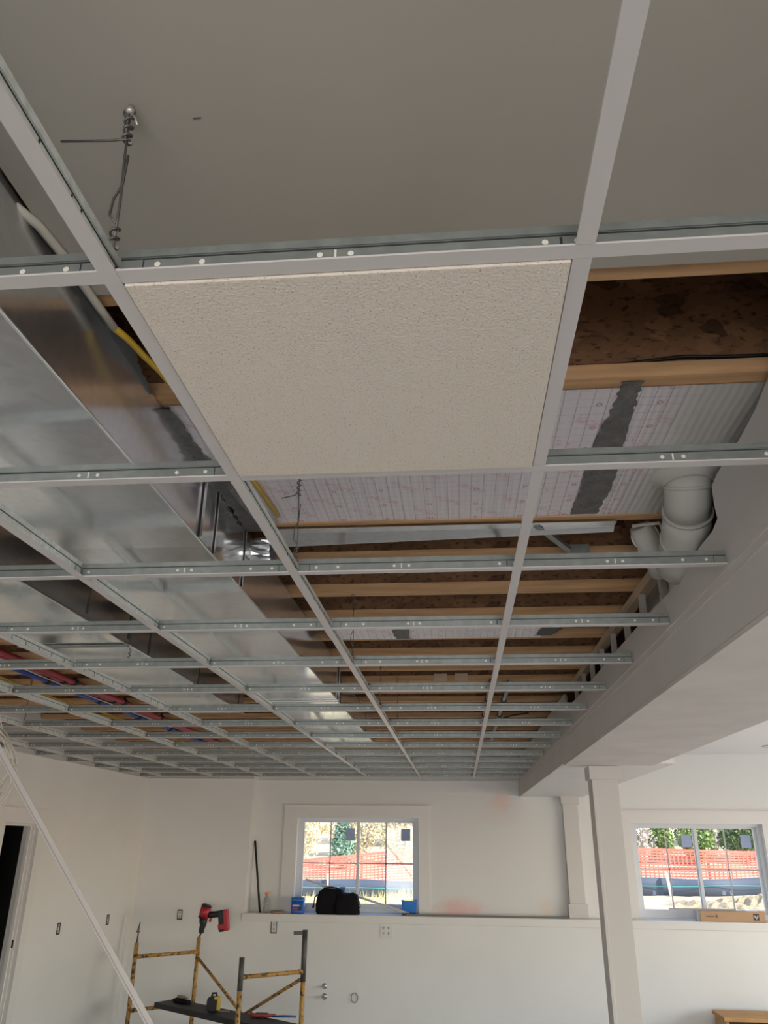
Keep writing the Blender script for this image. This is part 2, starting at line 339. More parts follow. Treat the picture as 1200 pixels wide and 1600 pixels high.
# windows
vinyl = mat('window_vinyl', (.66, .68, .72), .35)
stick = mat('blue_glass_sticker', (.33, .41, .62), .5)
YG = Y2+.10
for i, (x0, x1, z0, z1) in enumerate(WX):
    b = MB()                                        # casing on the wall and jamb lining
    b.box(x0-.16, x0, Y2-.02, Y2, z0, z1); b.box(x1, x1+.125, Y2-.02, Y2, z0, z1); b.box(x0-.16, x1+.125, Y2-.022, Y2, z1, z1+.13)
    b.box(x0-.17, x1+.135, Y2-.034, Y2, z1+.13, z1+.142)
    win = struct(b, 'window_%d' % (i+1), trimpaint)
    b = MB(); f = .042; fz = .05
    b.box(x0, x0+f, YG-.035, YG+.05, z0, z1); b.box(x1-f, x1, YG-.035, YG+.05, z0, z1); b.box(x0+f, x1-f, YG-.035, YG+.05, z1-.028, z1); b.box(x0+f, x1-f, YG-.035, YG+.05, z0, z0+fz)
    b.box(x0, x1, YG-.05, YG-.035, z0, z0+.03)
    build(b, 'window_frame', vinyl, parent=win)
    xm = (x0+x1)/2
    for k, (a0, a1) in enumerate(((x0+f, xm+.02), (xm-.02, x1-f))):
        yo = YG-.012 if k == 0 else YG+.022
        b = MB(); s = .032
        b.box(a0, a0+s, yo-.014, yo+.014, z0+fz, z1-.028); b.box(a1-s, a1, yo-.014, yo+.014, z0+fz, z1-.028); b.box(a0+s, a1-s, yo-.014, yo+.014, z1-.05, z1-.028); b.box(a0+s, a1-s, yo-.014, yo+.014, z0+fz, z0+fz+.04)
        sash = build(b, 'window_sash', vinyl, parent=win)
        b = MB(); ax = (a0+a1)/2; az = (z0+z1)/2+.01
        b.box(ax-.007, ax+.007, yo-.006, yo+.006, z0+fz+.04, z1-.05); b.box(a0+s, a1-s, yo-.006, yo+.006, az-.007, az+.007); build(b, 'muntin', mat('grey_muntin', (.42, .42, .45), .5), parent=sash)
        b = MB(); b.box(a0+s, a1-s, yo-.002, yo+.002, z0+fz+.04, z1-.05); build(b, 'glass_pane', glassm, parent=sash)
        sx = a1-s-.085 if i == 0 else a1-s-.09
        b = MB(); b.box(sx-.055, sx+.055, yo-.0045, yo-.0025, z1-.25, z1-.115); build(b, 'paper_sticker', stick, parent=sash, label='bluish paper sticker on the glass')
# beam with its cut drywall side, column, pilaster
cut = [(1200, 560), (1180, 640), (1153, 690), (1146, 698), (1119, 742), (1112, 760), (1116, 790), (1121, 810), (1113, 830), (1097, 850), (1086, 866), (1078, 880), (1062, 912), (1052, 915), (1049, 922), (1020, 952), (960, 1020), (930, 1056), (900, 1092), (885, 1106)]
pts = [atx(x, y, XB) for x, y in cut]
pts = [Vector((XB, -5, ZJ)), Vector((XB, pts[0].y-.05, ZJ))] + [p for p in pts if p.z < ZJ] + [Vector((XB, 5.35, .92)), Vector((XB, Y2, .92)), Vector((XB, Y2, .4995)), Vector((XB, -5, .4995))]
b = MB(); b.prism(pts, (.014, 0, 0)); struct(b, 'beam_side', beampaint)
b = MB(); b.box(XB+.0002, 1.31, -5, 5.62, .4849, .4985, 1); b.box(XB+.0002, 1.457, 5.62, Y2, .4985, .512, 0); b.box(1.297, 1.31, -5, 5.62, .4985, ZJ, 0); b.box(1.444, 1.457, 5.62, Y2, .512, ZJ, 0); b.box(1.297, 1.457, 5.61, 5.62, .4985, ZJ, 0)
struct(b, 'beam', [wallpaint, beamunder])
def column(name, x0, x1, y0, y1, zt, zb, base=True):
    b = MB(); b.box(x0, x1, y0, y1, zb, zt)
    if name == 'column':
        for (u0, u1) in ((x0-.004, x0+.018),): b.box(u0, u1, y0-.004, y0+.012, zb, zt-.09); b.box(u0, u0+.006, y1-.02, y1+.004, zb, zt-.09)
    b.box(x0-.018, x1+.018, y0-.018, y1+(.018 if name == 'column' else 0), zt-.088, zt)
    if base: b.box(x0-.02, x1+.02, y0-.02, y1+(.02 if name == 'column' else 0), zb, zb+.14)
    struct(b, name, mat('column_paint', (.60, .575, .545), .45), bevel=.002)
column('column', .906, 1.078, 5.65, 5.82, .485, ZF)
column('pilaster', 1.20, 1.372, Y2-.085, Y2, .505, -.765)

# ------------------------------------------------------------------ ceiling grid
U = .6096; XA = -.437; Y0 = .773
XD, XF = XA-2*U, XA-4*U
ORD = ['', 'first', 'second', 'third', 'fourth', 'fifth', 'sixth', 'seventh', 'eighth', 'ninth', 'tenth', 'eleventh', 'twelfth', 'thirteenth', 'fourteenth']
def tee_meshes(L, axis, h=.041, slots=True, main=False):
    long_way = axis == 'Y'
    # built along +X from 0 to L, then swapped for Y
    c = MB(); c.box(0, L, -.012, .012, 0, .0012); c.box(0, L, -.012, -.0112, .0012, .003); c.box(0, L, .0112, .012, .0012, .003)
    wb = MB(); wb.box(0, L, -.0009, .0009, .0012, h-.009); wb.box(0, L, -.0032, .0032, h-.012, h)
    wb.box(0, L, -.0016, .0016, h-.0155, h-.0135, 2)
    if slots:
        step = .3048
        n = max(1, int(round(L/step)))
        for sgn in (-1, 1):
            y0, y1 = (sgn*.0012, sgn*.0019); y0, y1 = min(y0, y1), max(y0, y1)
            xsl = [(.05, 1), (.11, 1), (L-.05, 1), (L-.11, 1)]
            for k in range(1, n): xc = L*k/n; xsl += [(xc-.02, 1), (xc+.02, 1)]
            for xc, mm in xsl:
                if 0 < xc < L: wb.prism([(xc+.0042*math.cos(t*PI/4), y0, .0165+.0042*math.sin(t*PI/4)) for t in range(8)], (0, y1-y0, 0), 1)
            for k in range(1, n):
                xc = L*k/n; wb.box(xc-.0015, xc+.0015, y0, y1, .010, .0235, 1 if k % 2 else 2)
            if main:
                for k in range(int(L/.1016)): xc = .05+k*.1016; wb.box(xc-.0016, xc+.0016, y0, y1, .009, .024, 2)
            wb.box(.004, .030, y0, y1, .004, h-.016, 0); wb.box(.030, .0312, y0, y1, .004, h-.016, 2)
            wb.box(L-.0312, L-.030, y0, y1, .004, h-.016, 2)
    if axis == 'Y':
        for q in (c, wb): q.v = [(-y, x, z) for x, y, z in q.v]
    mc = c.mesh('face_cap', [capwhite]); mw = wb.mesh('web', [galv_lit if long_way else galv, holem, slotm]); fixn(mc); fixn(mw)
    return mc, mw
def tee(name, meshes, loc, label, cat, group):
    t = thing(name, label, cat, loc, group)
    for nm, me in zip(('face_cap', 'web'), meshes):
        o = bpy.data.objects.new(nm, me); COL.objects.link(o); o.parent = t; ORG[o.name] = tuple(loc)
    return t
YE = Y1-.003
for X, lab in ((XA, 'long white main runner along the textured tile, hung from the twisted wire'), (XD, 'long white main runner below the pipe side of the ducts'), (XF, 'long white main runner closest to the wall with the doorway')):
    tee('main_runner', tee_meshes(YE+1.2, 'Y', main=True), (X, -1.2, ZG-.0004), lab, 'ceiling grid runner', 'main runners of the ceiling grid')
spans = [(XA, XB-.003, 'from tile-side main runner to the beam'), (XD, XA, 'crossing under the large duct'), (XF, XD, 'crossing under the pipe bundle'), (XL+.003, XF, 'ending at the doorway wall')]
smesh = [tee_meshes(x1-x0-(.0245 if k else .013), 'X') for k, (x0, x1, _) in enumerate(spans)]
def rowname(j): return 'along front edge of the tile' if j == 0 else 'along back edge of the tile' if j == 1 else '%s row beyond the tile' % ORD[j-1]
for j in range(15):
    y = Y0+U*j
    if y > YE-.05: continue
    for k, (x0, x1, lab) in enumerate(spans):
        xs = x0+.0125 if k < 3 else x0
        if not inview((xs, y, ZG), (x1, y, ZG)): continue
        tee('cross_tee', smesh[k], (xs, y, ZG), 'grid cross tee %s, %s' % (lab, rowname(j)), 'ceiling grid tee', 'cross tees of the ceiling grid')
short = tee_meshes(U-.0256, 'Y')
for X, lab in ((XA+U, 'in line with free side of tile'), (XA-U, 'under duct, parallel to runners'), (XA-3*U, 'under pipes, parallel to runners'), (XA-5*U, 'along doorway wall, parallel to runners')):
    for j in range(-1, 15):
        y = Y0+U*j+.0128
        if not inview((X, y, ZG), (X, y+U, ZG)) or y > YE-.3: continue
        where = 'before the tile' if j < 0 else 'beside the tile' if j == 0 else 'right behind the tile' if j == 1 else 'beyond %s row past tile' % ORD[j-1]
        ms = short if Y0+U*(j+1) < YE else tee_meshes(YE-y, 'Y')
        tee('short_cross_tee', ms, (X, y, ZG), 'short white tee %s, %s' % (lab, where), 'ceiling grid tee', 'short tees of the ceiling grid')
# wall angles
b = MB(); b.box(XB-.0035, XB, .2, Y1-.03, .638, .668); b.box(XB-.006, XB, .2, Y1-.03, .664, .6735); build(b, 'wall_angle', capwhite, label='white wall angle strip running along the side of the beam', cat='trim strip', group='wall angles of the ceiling grid')
b = MB(); b.box(XL, XL+.022, 2.5, Y1-.03, .670, .6735); b.box(XL, XL+.0015, 2.5, Y1-.03, .670, .695); build(b, 'wall_angle', capwhite, label='white wall angle strip along top of the doorway wall', cat='trim strip', group='wall angles of the ceiling grid')
b = MB(); b.box(XL, -2.45, Y1-.022, Y1, .670, .6735); b.box(-2.45, XB, Y2-.022, Y2, .670, .6735); b.box(XL, -2.45, Y1-.0015, Y1, .6735, .695); build(b, 'wall_angle', capwhite, label='white wall angle strip across the window wall', cat='trim strip', group='wall angles of the ceiling grid')
# the one laid tile
t = thing('ceiling_tile', 'single textured off-white ceiling tile laid in the grid', 'ceiling tile', (XA+U/2, Y0+U/2, ZG))
x0, x1, y0_, y1_ = XA+.0035, XA+U-.0035, Y0+.0035, Y0+U-.0035
b = MB(); b.box(x0, x1, y0_, y1_, ZG+.0035, ZG+.018); build(b, 'tile_back', mat('tile_edge', (.70, .65, .58), .9), parent=t)
b = MB(); g = .0105; b.box(x0+g, x1-g, y0_+g, y1_-g, ZG-.0035, ZG+.0034); build(b, 'tile_face', tilem, parent=t, bevel=.0015)

# ------------------------------------------------------------------ floor joists above the grid
JX0, JX1 = XL+.01, .84
mj = []
b = MB(); b.box(JX0, JX1, 0, .0635, 0, .038); mj.append(('bottom_flange', b.mesh('bottom_flange', [lumber])))
b = MB(); b.box(JX0, JX1, .0265, .037, .038, .318); mj.append(('web', b.mesh('web', [osb])))
b = MB(); b.box(JX0, JX1, 0, .0635, .318, .356); mj.append(('top_flange', b.mesh('top_flange', [lumber])))
jl = {-1: 'edge of the drywall ceiling', 0: 'front edge of the foil sheet', 1: 'middle of the foil sheet', 2: 'back edge of the foil sheet'}
for k in range(-1, 20):
    y = 1.56+.4064*k
    t = thing('floor_joist', 'wooden I-joist above the grid, ' + ('at the ' + jl[k] if k in jl else '%s one beyond the large foil sheet' % (ORD[k-2] if k-2 < 15 else {15: 'fifteenth', 16: 'sixteenth', 17: 'seventeenth'}[k-2])), 'floor joist', (0, y, ZJ), 'wooden I-joists over the ceiling grid')
    for nm, me in mj:
        o = bpy.data.objects.new(nm, me); COL.objects.link(o); o.parent = t; ORG[o.name] = (0, y, ZJ)
# bulkhead framing beside the beam
t = thing('bulkhead_framing', 'ladder of painted studs under a plate, filling the open beam side', 'wood framing', (.81, 3.9, .6))
b = MB(); b.box(.765, .805, 2.55, 5.3, ZJ-.04, ZJ-.001); build(b, 'top_plate', lumbery, parent=t)
studm = mat('overspray_wood', (.56, .53, .50), .8, var=.1, vscale=8)
for i in range(9):
    y = 2.83+.33*i
    if y > 5.3: break
    b = MB(); b.box(.766, .790, y, y+.024, .50, ZJ-.04); build(b, 'stud', studm, parent=t)
b = MB(); b.box(.90, .912, 2.62, 3.75, .50, 1.33); build(b, 'backing_board', mat('overspray_board', (.58, .57, .55), .8, var=.15, vscale=4), parent=t)
b = MB(); b.box(.74, .762, 2.56, 2.62, .5, .83); build(b, 'block', studm, parent=t)
# blocks nailed to a joist
for i, (px, py) in enumerate(((688, 1061), (721, 1060))):
    p = atz(px, py, .985); yj = 1.56+.4064*9-.0
    b = MB(); b.box(p.x-.042, p.x+.042, yj-.02, yj-.0005, ZJ+.002, ZJ+.045); build(b, 'wood_block', mat('pale_wood_block', (.66, .52, .38), .7, var=.1), label='pale wood block nailed to a joist, ' + ('closer to tile-side runner' if i == 0 else 'closer to the beam'), cat='wood block', group='wood blocks on the joists')

cabq = [Vector((q.x, 1.575, q.z)) for q in (aty(900, 571, 1.575), aty(960, 569, 1.575), aty(1020, 562, 1.575), aty(1070, 556, 1.575), aty(1130, 556, 1.575), aty(1215, 553, 1.575))]
# ------------------------------------------------------------------ foil sheets
def sheet(b, x0, x1, y0, y1, z, th=.0015, nx=60, ny=10, amp=.004, edge=0):
    base = len(b.v); rnd = random.Random(3)
    for s_ in range(2):
        for i in range(nx+1):
            for j in range(ny+1):
                x = x0+(x1-x0)*i/nx; y = y0+(y1-y0)*j/ny
                f = math.sin(PI*j/ny)
                zz = z-amp*f*(.6+.4*math.sin(x*9+1)) + .0015*math.sin(x*60)*f + s_*th
                if edge and i in (0, nx): x += (rnd.random()-.5)*edge
                b.v.append((x, y, zz))
    st = (nx+1)*(ny+1)
    for s_ in range(2):
        for i in range(nx):
            for j in range(ny):
                q = [base+s_*st+i*(ny+1)+j, base+s_*st+(i+1)*(ny+1)+j, base+s_*st+(i+1)*(ny+1)+j+1, base+s_*st+i*(ny+1)+j+1]
                b.face(q if s_ else q[::-1], 0, True)
def ragged(b, pl, z, m=0, seed=1, jit=.008, th=.0015, sub=10):
    # pl: list of (xl, xr, y) rows; a strip with uneven edges
    rnd = random.Random(seed); rows = []
    for (a, c) in zip(pl, pl[1:]):
        for i in range(sub):
            f = i/sub; rows.append(tuple(a[q]*(1-f)+c[q]*f for q in range(3)))
    rows.append(pl[-1]); base = len(b.v)
    for (xl, xr, y) in rows:
        xl += (rnd.random()-.5)*jit; xr += (rnd.random()-.5)*jit
        zz = z(xl, y) if callable(z) else z
        b.v += [(xl, y, zz), (xr, y, zz), (xl, y, zz+th), (xr, y, zz+th)]
    for i in range(len(rows)-1):
        o = base+i*4; b.face((o, o+4, o+5, o+1), m); b.face((o+2, o+3, o+7, o+6), m); b.face((o, o+2, o+6, o+4), m); b.face((o+1, o+5, o+7, o+3), m)
t = thing('foil_sheet', 'large silver foil insulation sheet with red print behind the tile', 'foil insulation', (.1, 2.0, .98), 'foil sheets under the joists')
b = MB(); sheet(b, -.70, .80, 1.602, 2.40, .9865, amp=.006); build(b, 'foil', foilm, parent=t)
b = MB(); ragged(b, [(.405, .452, 1.575), (.40, .455, 1.70), (.378, .47, 1.95), (.39, .48, 2.15), (.385, .47, 2.36)], lambda x, y: .9865-.0075*math.sin(PI*min(1, max(0, (y-1.602)/.8)))-.0012, jit=.010); build(b, 'mastic_seam', mastic, parent=t, label='grey mastic brushed over the seam')
b = MB(); b.box(-.64, .80, 2.374, 2.400, .982, .9895); build(b, 'wood_strip', lumber, parent=t)
t = thing('foil_sheet', 'narrow foil strip between joists past the third cross tee row', 'foil insulation', (-.1, 3.9, .98), 'foil sheets under the joists')
b = MB(); sheet(b, -.66, .445, 3.64, 4.02, .9865, amp=.004, ny=6); build(b, 'foil', foilm, parent=t)
b = MB(); ragged(b, [(-.30, -.235, 3.65), (-.31, -.225, 3.8), (-.31, -.235, 4.0)], .9805, jit=.015); build(b, 'mastic_seam', mastic, parent=t, label='grey mastic patch over the foil')
b = MB(); ragged(b, [(.44, .52, 3.74), (.43, .53, 3.85), (.42, .50, 3.98)], .984, jit=.02, seed=9); build(b, 'torn_end', blackp, parent=t, label='dark torn end of the foil')
# sheet metal edge behind the foil and the channel brace
b = MB(); b.hexa([(-.62, 2.440, .972), (.54, 2.440, .972), (.54, 2.470, .962), (-.62, 2.525, .955), (-.62, 2.440, .9745), (.54, 2.440, .9745), (.54, 2.472, .9645), (-.62, 2.527, .9575)]); b.box(-.62, .54, 2.402, 2.440, .972, .9745)
build(b, 'metal_pan', ductm, label='folded sheet metal strip behind the large foil sheet', cat='sheet metal strip')
p0 = atz(838, 822, .97); p1 = atz(888, 860, .975)
t = thing('channel_brace', 'grey steel channel brace with clip hanging behind the foil', 'metal brace', p1)
b = MB(); b.bar(p0, p1, .022, .004); b.bar(p0+Vector((.011, 0, .006)), p1+Vector((.011, 0, .006)), .002, .014); build(b, 'channel', galv, parent=t)
b = MB(); b.box(p1.x-.005, p1.x+.075, p1.y-.002, p1.y+.002, p1.z-.012, p1.z+.022); b.cyl((p1.x+.055, p1.y-.005, p1.z+.004), (p1.x+.055, p1.y+.001, p1.z+.004), .006, n=8); build(b, 'clip', galv, parent=t)

# ------------------------------------------------------------------ ducts
def duct_piece(b, x0, x1, y0, y1, z0, z1, nx=8, ny=24, seed=0):
    # sheet metal box with slightly oil-canned faces
    rnd = random.Random(seed)
    def grid(f, n1, n2):
        base = len(b.v)
        for i in range(n1+1):
            for j in range(n2+1): b.v.append(f(i/n1, j/n2))
        for i in range(n1):
            for j in range(n2): b.face((base+i*(n2+1)+j, base+(i+1)*(n2+1)+j, base+(i+1)*(n2+1)+j+1, base+i*(n2+1)+j+1), 0, True)
    w = lambda a, c: math.sin(PI*a)*min(1, 4*math.sin(PI*c))
    q = lambda c: .0018*math.sin(c*11+seed)
    grid(lambda a, c: (x0+(x1-x0)*a, y0+(y1-y0)*c, z0-w(a, c)*(.003+q(c))), nx, ny)
    grid(lambda a, c: (x1+w(a, c)*(.002+q(c*1.3)), y0+(y1-y0)*c, z0+(z1-z0)*a), nx, ny)
    grid(lambda a, c: (x0-w(a, c)*.002, y0+(y1-y0)*c, z0+(z1-z0)*a), nx, ny)
    b.quad([(x0, y0, z0), (x1, y0, z0), (x1, y0, z1), (x0, y0, z1)]); b.quad([(x0, y1, z0), (x1, y1, z0), (x1, y1, z1), (x0, y1, z1)]); b.quad([(x0, y0, z1), (x1, y0, z1), (x1, y1, z1), (x0, y1, z1)])
DX, DZB, DZT = -.708, .772, .984
t = thing('main_duct', 'wide galvanized sheet metal duct running beside the textured tile', 'air duct', (-.95, 2, DZB), 'galvanized ducts above the grid')
cuts = [-1.2, 2.02, 4.668]
for i in range(2):
    b = MB(); duct_piece(b, -1.2, DX, cuts[i], cuts[i+1], DZB, DZT, seed=i); build(b, 'duct_section', ductm, parent=t, fix=False)
b = MB(); duct_piece(b, -1.19, -.738, 4.668, 7.4, .797, DZT, seed=4); build(b, 'duct_section', ductm, parent=t, fix=False)
b = MB(); b.tube([(DX+.001, -1.2, DZB), (DX+.001, 4.668, DZB)], .0035, 6); build(b, 'corner_seam', seamm, parent=t)
b = MB(); b.tube([(-.737, 4.668, .797), (-.737, 7.4, .797)], .003, 6); build(b, 'corner_seam', seamm, parent=t)
def cleat(y, wd, x=DX, z0=DZB+.004, z1=DZT-.004, par=None, out=.007):
    b = MB(); b.box(x-.002, x+out, y-wd/2, y+wd/2, z0, z1); b.box(x-.002, x+.004, y-wd/2-.003, y-wd/2-.0005, z0, z1, 1); b.box(x-.002, x+.004, y+wd/2+.0005, y+wd/2+.003, z0, z1, 1)
    build(b, 'drive_cleat', [ductm, slotm], parent=par, bevel=.001)
cleat(1.985, .055, par=t, out=.012); cleat(2.10, .012, par=t); cleat(2.42, .006, par=t); cleat(4.66, .03, par=t, out=.010); cleat(4.95, .008, x=-.738, z0=.80, par=t); cleat(6.4, .03, x=-.738, z0=.80, par=t)
b = MB(); b.box(-1.205, DX+.006, 4.64, 4.672, DZB-.008, DZB-.0035); build(b, 'end_flange', seamm, parent=t)
b = MB(); ragged(b, [(-.714, -.700, 1.12), (-.714, -.686, 1.22), (-.714, -.670, 1.34), (-.714, -.690, 1.41), (-.714, -.705, 1.53)], .978, jit=.006, seed=5); build(b, 'sealant_sheet', mat('dark_plastic_film', (.05, .052, .05), .25, bump=.6, bscale=18), parent=t, label='crumpled dark plastic film along the duct top')
b = MB(); ragged(b, [(-.713, -.690, 1.60), (-.713, -.682, 1.80), (-.71, -.670, 1.90), (-.705, -.640, 2.10), (-.705, -.615, 2.25), (-.70, -.62, 2.42)], .975, jit=.016, seed=6, th=.008); build(b, 'mastic_bead', mastic, parent=t, label='grey mastic smeared along the duct top')
b = MB(); b.tube([(-.66, 2.05, .972), (-.645, 2.2, .968), (-.63, 2.36, .97)], .012, 8); b.tube([(-.635, 2.05, .976), (-.615, 2.2, .972), (-.60, 2.36, .973)], .010, 8); build(b, 'sealed_flange', mastic, parent=t)
b = MB(); c0 = Vector((-.706, 2.47, .915)); n = 28; base = len(b.v)
for k, (dx, rr, cr_) in enumerate(((0, .050, 0), (.018, .052, 0), (.022, .050, .0), (.05, .049, .004), (.085, .047, .006))):
    for j in range(n):
        a = 2*PI*j/n; r2 = rr+(cr_ if j % 2 else -cr_); b.v.append((c0.x+dx, c0.y+r2*math.cos(a), c0.z+r2*math.sin(a)))
for k in range(4):
    for j in range(n): b.face((base+k*n+j, base+(k+1)*n+j, base+(k+1)*n+(j+1) % n, base+k*n+(j+1) % n))
build(b, 'crimped_collar', ductm, parent=t, label='round collar with crimped end')
t = thing('side_duct', 'second galvanized duct running between the wide duct and the pipes', 'air duct', (-1.66, 3, DZB), 'galvanized ducts above the grid')
D2 = -1.414
b = MB(); duct_piece(b, -1.90, D2, -1.2, 3.197, DZB, DZT, seed=7); build(b, 'duct_section', ductm, parent=t, fix=False)
b = MB(); duct_piece(b, -1.90, D2-.03, 3.197, 5.25, .790, DZT, seed=8); build(b, 'duct_section', ductm, parent=t, fix=False)
b = MB(); b.tube([(D2+.001, -1.2, DZB), (D2+.001, 3.197, DZB)], .0035, 6); build(b, 'corner_seam', seamm, parent=t)
b = MB(); b.tube([(D2-.029, 3.197, .79), (D2-.029, 5.25, .79)], .003, 6); build(b, 'corner_seam', seamm, parent=t)
b = MB(); b.box(-1.905, D2+.006, 3.17, 3.20, DZB-.008, DZB-.0035); build(b, 'end_flange', galv, parent=t)
for y, x in ((2.776, D2), (3.19, D2), (3.50, D2-.03), (4.25, D2-.03), (5.1, D2-.03)): cleat(y, .006, x=x, z0=.795, par=t, out=.003)

# white round pipe elbow diving into the bulkhead, and the smaller boot beside it
whitepipe = mat('oversprayed_pipe', (.56, .55, .525), .6, var=.04, vscale=6)
t = thing('pipe_elbow', 'fat white painted duct elbow dropping into the bulkhead', 'duct pipe', (.66, 2.25, .80))
ctr = [(.685, 2.09, .984), (.685, 2.10, .955), (.688, 2.125, .925), (.694, 2.165, .900), (.702, 2.22, .880), (.712, 2.29, .862), (.722, 2.37, .845), (.73, 2.45, .83)]
b = MB(); b.tube(ctr[:4], .066, 28); s1 = build(b, 'upper_gore', whitepipe, parent=t)
b = MB(); b.tube(ctr[3:], [.069, .07, .07, .07, .07], 28); build(b, 'lower_gore', whitepipe, parent=t)
b = MB()
b.lathe((.685, 2.09, .9845), [(.105, 0), (.10, -.004), (.074, -.018), (.069, -.03)], 32)
for k, rr in ((1, .069), (3, .0725), (5, .073)):
    d = (Vector(ctr[k+1])-Vector(ctr[k-1])).normalized()*.005; b.tube([Vector(ctr[k])-d, Vector(ctr[k])+d], rr, 28)
build(b, 'swaged_ring', whitepipe, parent=t)
t = thing('duct_boot', 'small white painted round boot beside the fat elbow', 'duct pipe', (.64, 2.5, .86))
q = [atz(1000, 822, .985), atz(1008, 838, .955), atz(1020, 856, .92), atz(1036, 890, .87)]
b = MB(); b.tube(q, [.036, .042, .045, .047], 22); build(b, 'boot_body', whitepipe, parent=t)
b = MB(); b.tube([q[1]*.997, q[1]*1.003], .046, 22); b.tube([q[2]*.997, q[2]*1.003], .049, 22); build(b, 'swaged_ring', whitepipe, parent=t)
p = [atz(988, 822, .98), atz(1030, 817, .975), atz(1036, 830, .95), atz(1040, 860, .91), atz(1044, 890, .88)]
b = MB(); b.tube(p, .006, 8); build(b, 'hanger_strap', whitepipe, parent=t)

# ------------------------------------------------------------------ pipes and cables among the joists
redp = mat('red_tubing', (.42, .035, .055), .4); bluep = mat('blue_tubing', (.025, .07, .42), .4)
clampm = mat('black_clamp', (.015, .015, .016), .5)
def run(name, x, y0, y1, z, r, m, label, clamps, group, cat='pipe', wob=.006):
    t = thing(name, label, cat, (x, (y0+y1)/2, z-r), group)
    pts = [(x+wob*math.sin(i*1.3+x*7), y0+(y1-y0)*i/30, z+wob*.4*math.sin(i*.9)) for i in range(31)]
    b = MB(); b.tube(pts, r, 10); build(b, 'tube', m, parent=t)
    for y in clamps:
        f = (y-y0)/(y1-y0)*30; i = min(29, int(f)); c = Vector(pts[i]).lerp(Vector(pts[i+1]), f-i)
        b = MB(); b.tube([c-Vector((0, .022, 0)), c+Vector((0, .022, 0))], r+.007, 12); b.box(c.x-.006, c.x+.006, y-.008, y+.008, z, ZJ); build(b, 'clamp', clampm, parent=t)
run('red_pipe', -2.535, 2.6, 8.9, .955, .017, redp, 'red water pipe of the bundle, on the duct side', (4.98, 5.80, 6.60), 'pipes of the red and blue bundle')
run('red_pipe', -2.60, 2.6, 8.9, .96, .016, redp, 'red water pipe in the middle of the red and blue bundle', (4.95, 5.75), 'pipes of the red and blue bundle')
run('blue_pipe', -2.70, 2.6, 8.9, .955, .018, bluep, 'blue water pipe running beside the two red pipes', (4.92, 5.72, 6.52, 7.3), 'pipes of the red and blue bundle')
yel = mat('yellow_cable_jacket', (.62, .40, .04), .45); whc = mat('white_cable_jacket', (.68, .64, .58), .5)
def cable(name, pts, r, m, label, cat='cable', group=None, n=7, sub=6):
    # Catmull-Rom through the points
    P = [Vector(p) for p in pts]; out = []
    for i in range(len(P)-1):
        a = P[max(i-1, 0)]; b_ = P[i]; c = P[i+1]; d = P[min(i+2, len(P)-1)]
        for k in range(sub):
            u = k/sub; out.append(.5*((2*b_)+(c-a)*u+(2*a-5*b_+4*c-d)*u*u+(3*b_-a-3*c+d)*u**3))
    out.append(P[-1]); b = MB(); b.tube(out, r, n)
    return build(b, name, m, label=label, cat=cat, group=group)
t = thing('yellow_cable', 'yellow cable with paint-whitened length sagging along the wide duct', 'cable', (-.67, 1.2, .96), 'yellow cables')
pl_ = [atz(0, 303, .972), atz(60, 352, .972), atz(100, 400, .971), atz(130, 445, .970), atz(155, 480, .968), atz(178, 512, .967)]
b = MB(); b.tube(pl_, .0085, 8); build(b, 'painted_length', mat('painted_jacket', (.66, .62, .54), .6), parent=t)
b = MB(); b.tube([pl_[-1], atz(200, 530, .967), atz(225, 556, .967), atz(250, 580, .968), atz(320, 665, .970), atz(396, 752, .974), atz(434, 806, .974)], .0075, 8); build(b, 'bare_length', yel, parent=t)
for i, (dx, lab) in enumerate(((0, 'yellow cable over the runner closest to the doorway wall'), (.05, 'yellow cable beside its twin, on the pipe side'))):
    cable('yellow_cable', [(-3.02+dx+.03*math.sin(k*1.7+i), 3.8+k*.62, .962-.012*math.sin(k*2.1+i)) for k in range(9)], .006, yel, lab, group='yellow cables')
cable('white_cable', [(-2.567+.006*math.sin(k*1.9), 3.4+k*.6, .922+.004*math.sin(k*1.3)) for k in range(7)], .004, whc, 'thin white cable lying along the red pipes')
cable('white_cable', [atz(0, 1062, .93), atz(14, 1068, .90), atz(26, 1069, .91), atz(42, 1073, .95)], .005, whc, 'white cable drooping above the grid beside the blue pipe')
cable('black_cable', [Vector((q.x, 1.578, max(q.z, ZJ+.044))) for q in cabq], .0045, blackp, 'thin black cable lying on the joist in front of the foil')
# two thinner runs near the beam
pg = mat('grey_tubing', (.33, .33, .36), .4)
xa = atz(757, 1116, .95).x; xg = atz(781, 1116, .95).x
run('red_pipe', xa, 5.1, 8.4, .955, .013, redp, 'thin red pipe under the joists, beside a grey pipe', (5.15, 5.75, 6.5), 'thin pipes near the beam', wob=.002)
run('grey_pipe', xg, 5.1, 8.4, .955, .014, pg, 'thin grey pipe under the joists, between red pipe and beam', (5.2, 5.8, 6.5), 'thin pipes near the beam', wob=.002)
cable('black_cable', [atz(786, 1122, .95), atz(800, 1118, .955), atz(812, 1116, .96), atz(826, 1114, .97)], .006, blackp, 'short black cable reaching from grey pipe towards the beam')

